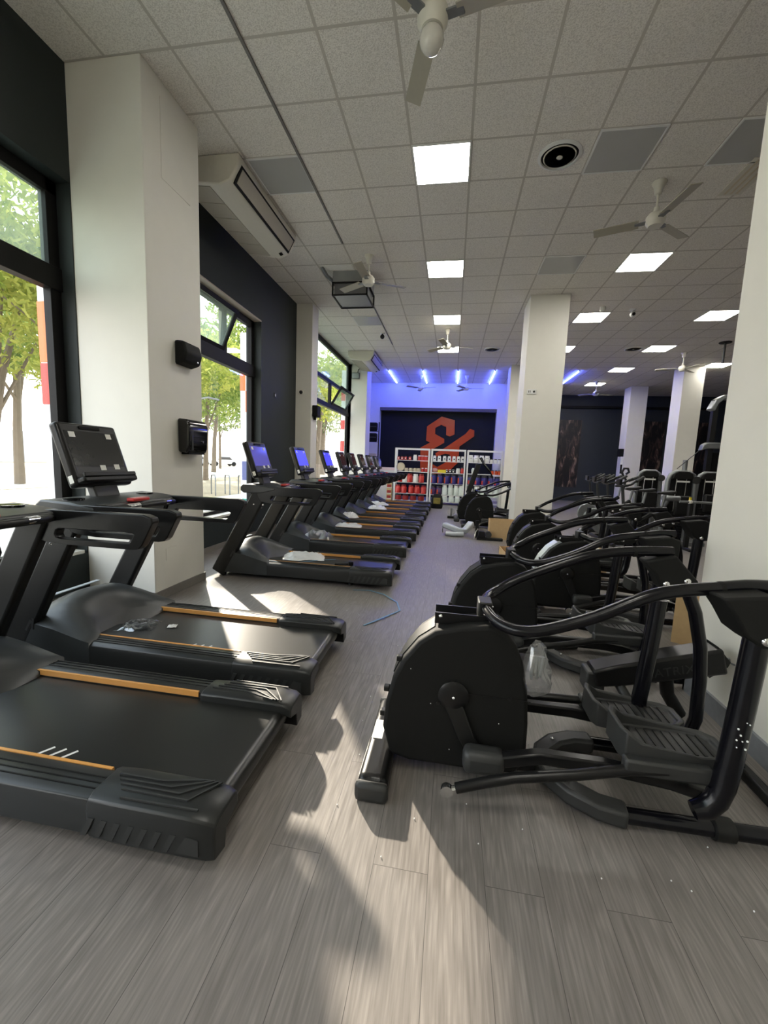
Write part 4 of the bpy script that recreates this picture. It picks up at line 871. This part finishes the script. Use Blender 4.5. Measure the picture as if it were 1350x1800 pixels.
bag('plastic_sheet', 'white crumpled plastic on the fifth treadmill', (-1.85, 7.4, .165), .5, .3, .07, 5, MILK, .2); bag('plastic_sheet', 'white crumpled plastic on the sixth treadmill hood', (-2.1, 8.35, .20), .4, .3, .12, 6, MILK, .6)
bag('plastic_sheet', 'white crumpled plastic on the eighth treadmill', (-1.85, 10.4, .165), .5, .4, .12, 7, MILK, .2); bag('plastic_sheet', 'long white plastic on the ninth treadmill', (-2.0, 11.3, .18), .6, .3, .12, 8, MILK, 0)
t = thing('hand_tool', 'short black tool lying on the third treadmill belt', 'tool', (-1.18, 4.55, .165), .3); obj('handle', MB().tube([(-.11, 0, .018), (.05, .01, .018)], .017, 8), BLACK, t); obj('head', MB().box(.05, .11, -.02, .03, .004, .05), BLACKS, t, bevel=.006)
# blue packing strap running over the third treadmill and the floor
SP = [(-.98, 4.18, .004), (-.80, 4.22, .004), (-.62, 4.08, .02), (-.46, 3.92, .005), (-.405, 3.70, .004), (-.52, 3.48, .012), (-.66, 3.27, .004)]
m = MB(); m.bar(SP, .016, .003); tag(obj('packing_strap', m, STRAP), 'thin blue packing strap bent on the floor behind the third treadmill', 'strap')
m = MB(); m.bar([(-2.25, 4.42, .30), (-2.18, 4.40, .19), (-1.98, 4.36, .205), (-1.75, 4.5, .17), (-1.5, 4.72, .17), (-1.35, 4.8, .17)], .016, .003); tag(obj('packing_strap', m, STRAP), 'thin blue packing strap across the third treadmill hood', 'strap')
# clear bag of parts hanging on the nearest trainer
R = random.Random(11); rings = []
for z, r in ((.665, .012), (.64, .03), (.60, .045), (.55, .055), (.50, .065), (.455, .06), (.43, .02)):
    rings.append([(.40+math.cos(a)*r*(1+R.uniform(-.25, .25)), 1.73+math.sin(a)*r*.7*(1+R.uniform(-.25, .25)), z+R.uniform(-.006, .006)) for a in [2*PI*i/12 for i in range(12)]])
o = obj('hardware_bag', MB().loft(rings, False), PLASTIC); tag(o, 'clear plastic bag of bolts hanging at the nearest trainer housing', 'plastic bag')
for k_ in range(5): obj('bolt', MB().tube([(.385+.008*k_, 1.72+.01*(k_ % 2), .50+.015*(k_ % 3)), (.38+.012*k_, 1.73, .60)], .007, 6), STEEL, o)
def carton(label, x, y, w, d_, h, rz=0, flaps=True, t_=.006):
    t = thing('cardboard_box', label, 'box', (x, y, 0), rz, 'cardboard boxes'); m = MB()
    m.box(-w/2, w/2, -d_/2, -d_/2+t_, 0, h); m.box(-w/2, w/2, d_/2-t_, d_/2, 0, h); m.box(-w/2, -w/2+t_, -d_/2+t_, d_/2-t_, 0, h); m.box(w/2-t_, w/2, -d_/2+t_, d_/2-t_, 0, h); m.box(-w/2+t_, w/2-t_, -d_/2+t_, d_/2-t_, 0, t_)
    obj('box_body', m, CARD, t)
    if flaps:
        for s in (-1, 1):
            m = MB(); m.box(-w/2, w/2, 0, s*d_*.4 if s > 0 else 0, 0, t_) if s > 0 else m.box(-w/2, w/2, -d_*.4, 0, 0, t_)
            f = obj('flap', m, CARD, t); f.location = (0, s*d_/2, h-.002); f.rotation_euler = (s*-.6, 0, 0)
    return t
carton('brown cardboard box standing against the centre column foot', 1.02, 8.12, .48, .3, .37, 0, False)
carton('open cardboard tray on the floor between the trainers and the aisle', 1.02, 6.05, .46, .5, .2, .05, False)
o = carton('open cardboard carton among the trainers by the pillar', 2.06, 3.64, .28, .24, .42, -.5, False)
t = thing('cardboard_box', 'flat open cardboard box behind the fourth trainer', 'box', (1.85, 5.97, 0), 0, 'cardboard boxes'); obj('box_body', MB().box(-.3, .3, -.14, .16, 0, .3), CARD, t); obj('white_insert', MB().box(-.2, .2, -.1, .1, .3, .33), PAPER, t)
# silver cover, black bracket assembly and castor part on the floor by the column
m = MB(); m.bar([(-.09, 8.2, .19), (.06, 8.1, .16), (.2, 8.08, .11), (.32, 8.12, .10), (.40, 8.2, .18), (.45, 8.3, .24)], .14, .11); o = obj('plastic_cover', m, SILVER, bevel=.03, seg=3); tag(o, 'curved silver plastic cover lying on the floor by the aisle', 'cover')
obj('open_end', MB().lathe([(.001, -.12), (.055, -.11), (.055, -.10)], (0, 8.12, .10), 'x', 14), GREYP, o); obj('lower_tail', MB().tube([(-.04, 8.0, .05), (.1, 7.98, .045), (.3, 8.02, .05)], .045, 10), SILVER, o)
t = thing('pedal_assembly', 'black bracket and pedal parts lying before the brown box', 'machine part', (.72, 7.83, 0)); obj('base_bar', MB().box(-.18, .3, -.05, .05, 0, .05), BLACK, t, bevel=.01); obj('bracket', MB().prism([(-.16, .05), (-.02, .05), (-.04, .16), (-.14, .17)], -.06, .06), BLACKS, t); obj('roller', MB().lathe([(.02, -.05), (.06, -.05), (.06, .05), (.02, .05)], (.03, 0, .11), 'y', 14), GREYP, t); obj('arm', MB().tube([(-.22, -.02, .02), (-.20, 0, .14), (-.16, .02, .2)], .015, 8), CHROME, t); obj('post', MB().box(-.2, -.14, .15, .21, 0, .34), MATTE, t)
t = thing('castor_unit', 'chrome wheel part standing at the left foot of the furthest trainer', 'machine part', (.06, 10.75, 0)); obj('base', MB().box(-.1, .16, -.06, .06, 0, .06), BLACK, t, bevel=.01); obj('wheel', MB().lathe([(.05, -.02), (.10, -.02), (.10, .02), (.05, .02)], (-.01, 0, .17), 'y', 20), CHROME, t); obj('fork', MB().box(-.03, .02, -.03, -.022, .05, .26), STEEL, t)
t = thing('backpack', 'black backpack with yellow front standing before the middle shelf', 'backpack', (-.40, 13.0, 0)); 
rings = [[(x*k_, y*k_*.8, z) for x, y in ((-.18, -.1), (-.12, -.15), (.12, -.15), (.18, -.1), (.18, .1), (.1, .14), (-.1, .14), (-.18, .1))] for z, k_ in ((0, .9), (.05, 1.02), (.25, 1.0), (.38, .85), (.46, .5))]
obj('bag_body', MB().loft(rings), MATTE, t, bevel=.01); obj('front_pocket', MB().box(-.11, .11, -.14, -.10, .14, .34), pm('yellow_print', (.20, .16, .03), .6, var=.6, scale=9), t, bevel=.02); obj('carry_loop', MB().tube([(-.05, 0, .45), (-.04, 0, .50), (.04, 0, .50), (.05, 0, .45)], .01, 6), BLACK, t)
# styrofoam crumbs
R = random.Random(5); m = MB()
for _ in range(26): m.ball((R.uniform(-.4, 1.2), R.uniform(1.2, 2.4), .0035), .0028, 6, 4)
for _ in range(10): m.ball((R.uniform(-.9, -.2), R.uniform(2, 4), .0035), .0032, 6, 4)
for _ in range(9): m.ball((1.03+R.uniform(-.02, .02), 1.4765, R.uniform(.46, .56)), R.uniform(.002, .004), 6, 4)
for _ in range(7): m.ball((R.uniform(-.15, .35), 1.6985, R.uniform(.12, .5)), .0022, 6, 4)
o = obj('foam_crumbs', m, FOAM); o['kind'] = 'stuff'; o['label'] = 'tiny white foam crumbs scattered on the wood floor and nearest trainer'; o['category'] = 'crumbs'
# ------------------------------------------------------------------ exercise bikes and weight machines at the back right
def make_bike(label):
    t = thing('exercise_bike', label, 'exercise bike', (3, 9, 0), 0, 'exercise bikes')
    m = MB(); m.tube([(-.5, 0, .05), (.55, 0, .05)], .04, 8); m.tube([(.3, 0, .06), (.05, 0, .5), (-.3, 0, .75)], .04, 8); m.tube([(-.05, 0, .45), (.35, 0, .75)], .045, 8); obj('frame', m, MATTE, t)
    for x in (-.5, .55): obj('foot_bar', MB().lathe([(.035, -.26), (.035, .26)], (x, 0, .04), 'y', 10), BLACK, t)
    obj('flywheel', MB().lathe([(.02, -.03), (.22, -.03), (.24, 0), (.22, .03), (.02, .03)], (-.35, 0, .32), 'y', 28), STEEL, t)
    obj('seat_post', MB().tube([(.33, 0, .72), (.38, 0, 1.0)], .025, 8), STEEL, t); obj('saddle', MB().loft([[(.24, -.03, 1.0), (.24, .03, 1.0), (.24, .03, 1.04), (.24, -.03, 1.04)], [(.42, -.08, 1.0), (.42, .08, 1.0), (.42, .08, 1.06), (.42, -.08, 1.06)], [(.52, -.1, 1.02), (.52, .1, 1.02), (.52, .1, 1.08), (.52, -.1, 1.08)]], False), BLACK, t, bevel=.015)
    obj('handle_post', MB().tube([(-.3, 0, .7), (-.36, 0, 1.12)], .028, 8), GREYP, t)
    h = obj('handlebars', MB().tube([(-.14, -.12, 1.27), (-.3, -.22, 1.16), (-.38, -.16, 1.13), (-.38, .16, 1.13), (-.3, .22, 1.16), (-.14, .12, 1.27)], .02, 8), BLACK, t); obj('grip', MB().tube([(-.06, -.1, 1.3), (-.2, -.17, 1.22)], .028, 8), GREYP, h); obj('grip', MB().tube([(-.06, .1, 1.3), (-.2, .17, 1.22)], .028, 8), GREYP, h)
    c = obj('console', MB().box(-.45, -.40, -.09, .09, 1.14, 1.25), BLACKS, t, bevel=.01); obj('display', MB().box(-.401, -.398, -.07, .07, 1.16, 1.23), SCREEN, c)
    obj('crank', MB().tube([(.02, -.09, .33), (.1, -.11, .2), (.1, -.19, .2)], .016, 8), STEEL, t)
    return t
b0 = make_bike('black exercise bike leftmost of the group in front of the back wall poster'); b0.location = (3.8, 11.0, 0)
for x, y, lb in ((3.55, 9.7, 'black exercise bike second from the left, behind the trainers'), (3.5, 8.95, 'black exercise bike third from the left, under the far column'), (3.5, 8.2, 'black exercise bike rightmost, in front of the first weight machine')): dup(b0, lb, (x, y, 0))
def make_machine(label):
    t = thing('weight_machine', label, 'weight machine', (5, 10, 0), 0, 'weight stack machines')
    arch = [(-.29, 0, .02), (-.27, 0, .6), (-.25, 0, 1.25), (-.21, 0, 1.36), (-.12, 0, 1.42), (.12, 0, 1.42), (.21, 0, 1.36), (.25, 0, 1.25), (.27, 0, .6), (.29, 0, .02)]
    obj('arch_frame', MB().tube(arch, .045, 10), STEEL, t)
    obj('top_cap', MB().prism([(-.2, 1.28), (.2, 1.28), (.17, 1.40), (.1, 1.44), (-.1, 1.44), (-.17, 1.40)], -.07, .07), BLACK, t, bevel=.02)
    obj('shroud', MB().prism([(-.25, .05), (.25, .05), (.215, 1.3), (-.215, 1.3)], .06, .12), BLACK, t)
    for s in (-.09, .09): obj('guide_rod', MB().tube([(s, -.0, .1), (s, 0, 1.3)], .012, 8), CHROME, t)
    w = obj('weight_stack', MB().box(-.15, .15, -.055, .055, .08, .62), MATTE, t)
    for k_ in range(9): obj('plate_line', MB().box(-.151, .151, -.057, -.0545, .12+k_*.055, .126+k_*.055), GREYP, w)
    obj('number_strip', MB().box(-.12, .12, -.075, -.068, 1.215, 1.25), PAPER, t); obj('pulley', MB().lathe([(.02, -.02), (.075, -.02), (.075, .02), (.02, .02)], (.24, -.06, 1.27), 'y', 18), GREYP, t)
    obj('base_rail', MB().box(-.3, .3, -.5, .1, .0, .07), STEEL, t, bevel=.01)
    s = obj('seat', MB().box(-.16, .16, -.52, -.22, .42, .50), BLACK, t, bevel=.03); obj('seat_post', MB().box(-.04, .04, -.4, -.32, .05, .42), STEEL, s); obj('back_pad', MB().box(-.15, .15, -.20, -.13, .55, .95), BLACK, t, bevel=.03); obj('pad_post', MB().box(-.04, .04, -.13, -.05, .6, .66), STEEL, t)
    return t
mm = make_machine('weight machine with grey arch and black shroud, leftmost, before the narrow far column'); mm.location = (4.64, 10.65, 0)
M2 = dup(mm, 'weight machine with grey arch and white number strip, middle one, before the wide far column', (4.62, 9.2, 0)); M3 = dup(mm, 'weight machine with grey arch, rightmost, partly behind the right pillar', (5.80, 10.4, 0))
obj('side_handle', MB().tube([(-.65, -.3, 1.0), (-.62, -.3, 1.2), (-.68, -.3, 1.27), (-.72, -.3, 1.37), (-.68, -.3, 1.46), (-.6, -.3, 1.46), (-.57, -.3, 1.38), (-.63, -.3, 1.33)], .028, 8), BLACK, mm); obj('handle_arm', MB().tube([(-.65, -.3, 1.0), (-.4, -.3, .95), (-.27, -.05, .9)], .025, 8), STEEL, mm)
obj('foam_roller', MB().lathe([(.05, -.48), (.055, -.47), (.055, -.18), (.05, -.17)], (0, -.35, .90), 'x', 12), STEEL, M2); obj('roller_arm', MB().tube([(-.35, -.35, .9), (-.28, -.05, .7)], .03, 8), STEEL, M2)
t = thing('barbell_station', 'low rack with a grey bar and yellow collar before the right weight machines', 'barbell rack', (4.68, 8.2, 0))
for s in (-.36, .36): obj('upright', MB().box(s-.035, s+.035, -.035, .035, 0, .86), BLACK, t, bevel=.008); obj('foot', MB().box(s-.04, s+.04, -.22, .22, 0, .05), BLACK, t, bevel=.008)
br_ = obj('bar', MB().lathe([(.022, -.55), (.022, .55)], (0, 0, .885), 'x', 10), STEEL, t); obj('collar', MB().lathe([(.03, -.40), (.04, -.39), (.04, -.36), (.03, -.35)], (0, 0, .885), 'x', 12), CREAM, br_); obj('collar_clip', MB().box(-.395, -.365, -.015, .015, .90, .97), YEL, br_); obj('cross_beam', MB().box(-.36, .36, -.02, .02, .3, .36), BLACK, t)
t = thing('cable_tower', 'tall black cable tower with grey arms, half hidden by the right pillar', 'cable machine', (6.5, 11.6, 0)); t.scale = (1.12, 1.12, 1.08)
obj('base', MB().box(-.3, .5, -.35, .35, 0, .08), BLACK, t); 
for s in (-.12, .42): obj('column', MB().box(s-.05, s+.05, -.05, .05, .08, 3.0), BLACK, t)
obj('top_cap', MB().prism([(-.25, 2.78), (-.16, 3.0), (.0, 3.1), (.5, 3.1), (.5, 3.02), (.0, 3.0), (-.10, 2.9), (-.15, 2.74)], -.1, .1), STEEL, t, bevel=.02); obj('side_arm', MB().prism([(-.32, 1.84), (-.28, 1.98), (-.2, 2.03), (.3, 2.03), (.3, 1.9), (-.2, 1.88)], -.08, .08), STEEL, t, bevel=.02)
obj('weight_guard', MB().box(-.05, .37, -.02, .02, .1, 1.8), SHINY, t); obj('cable', MB().tube([(-.3, 0, 1.86), (-.75, -.05, 1.4)], .008, 6), GREYP, t); obj('small_post', MB().tube([(-.42, .3, .0), (-.42, .3, 1.62)], .05, 10), STEEL, t)
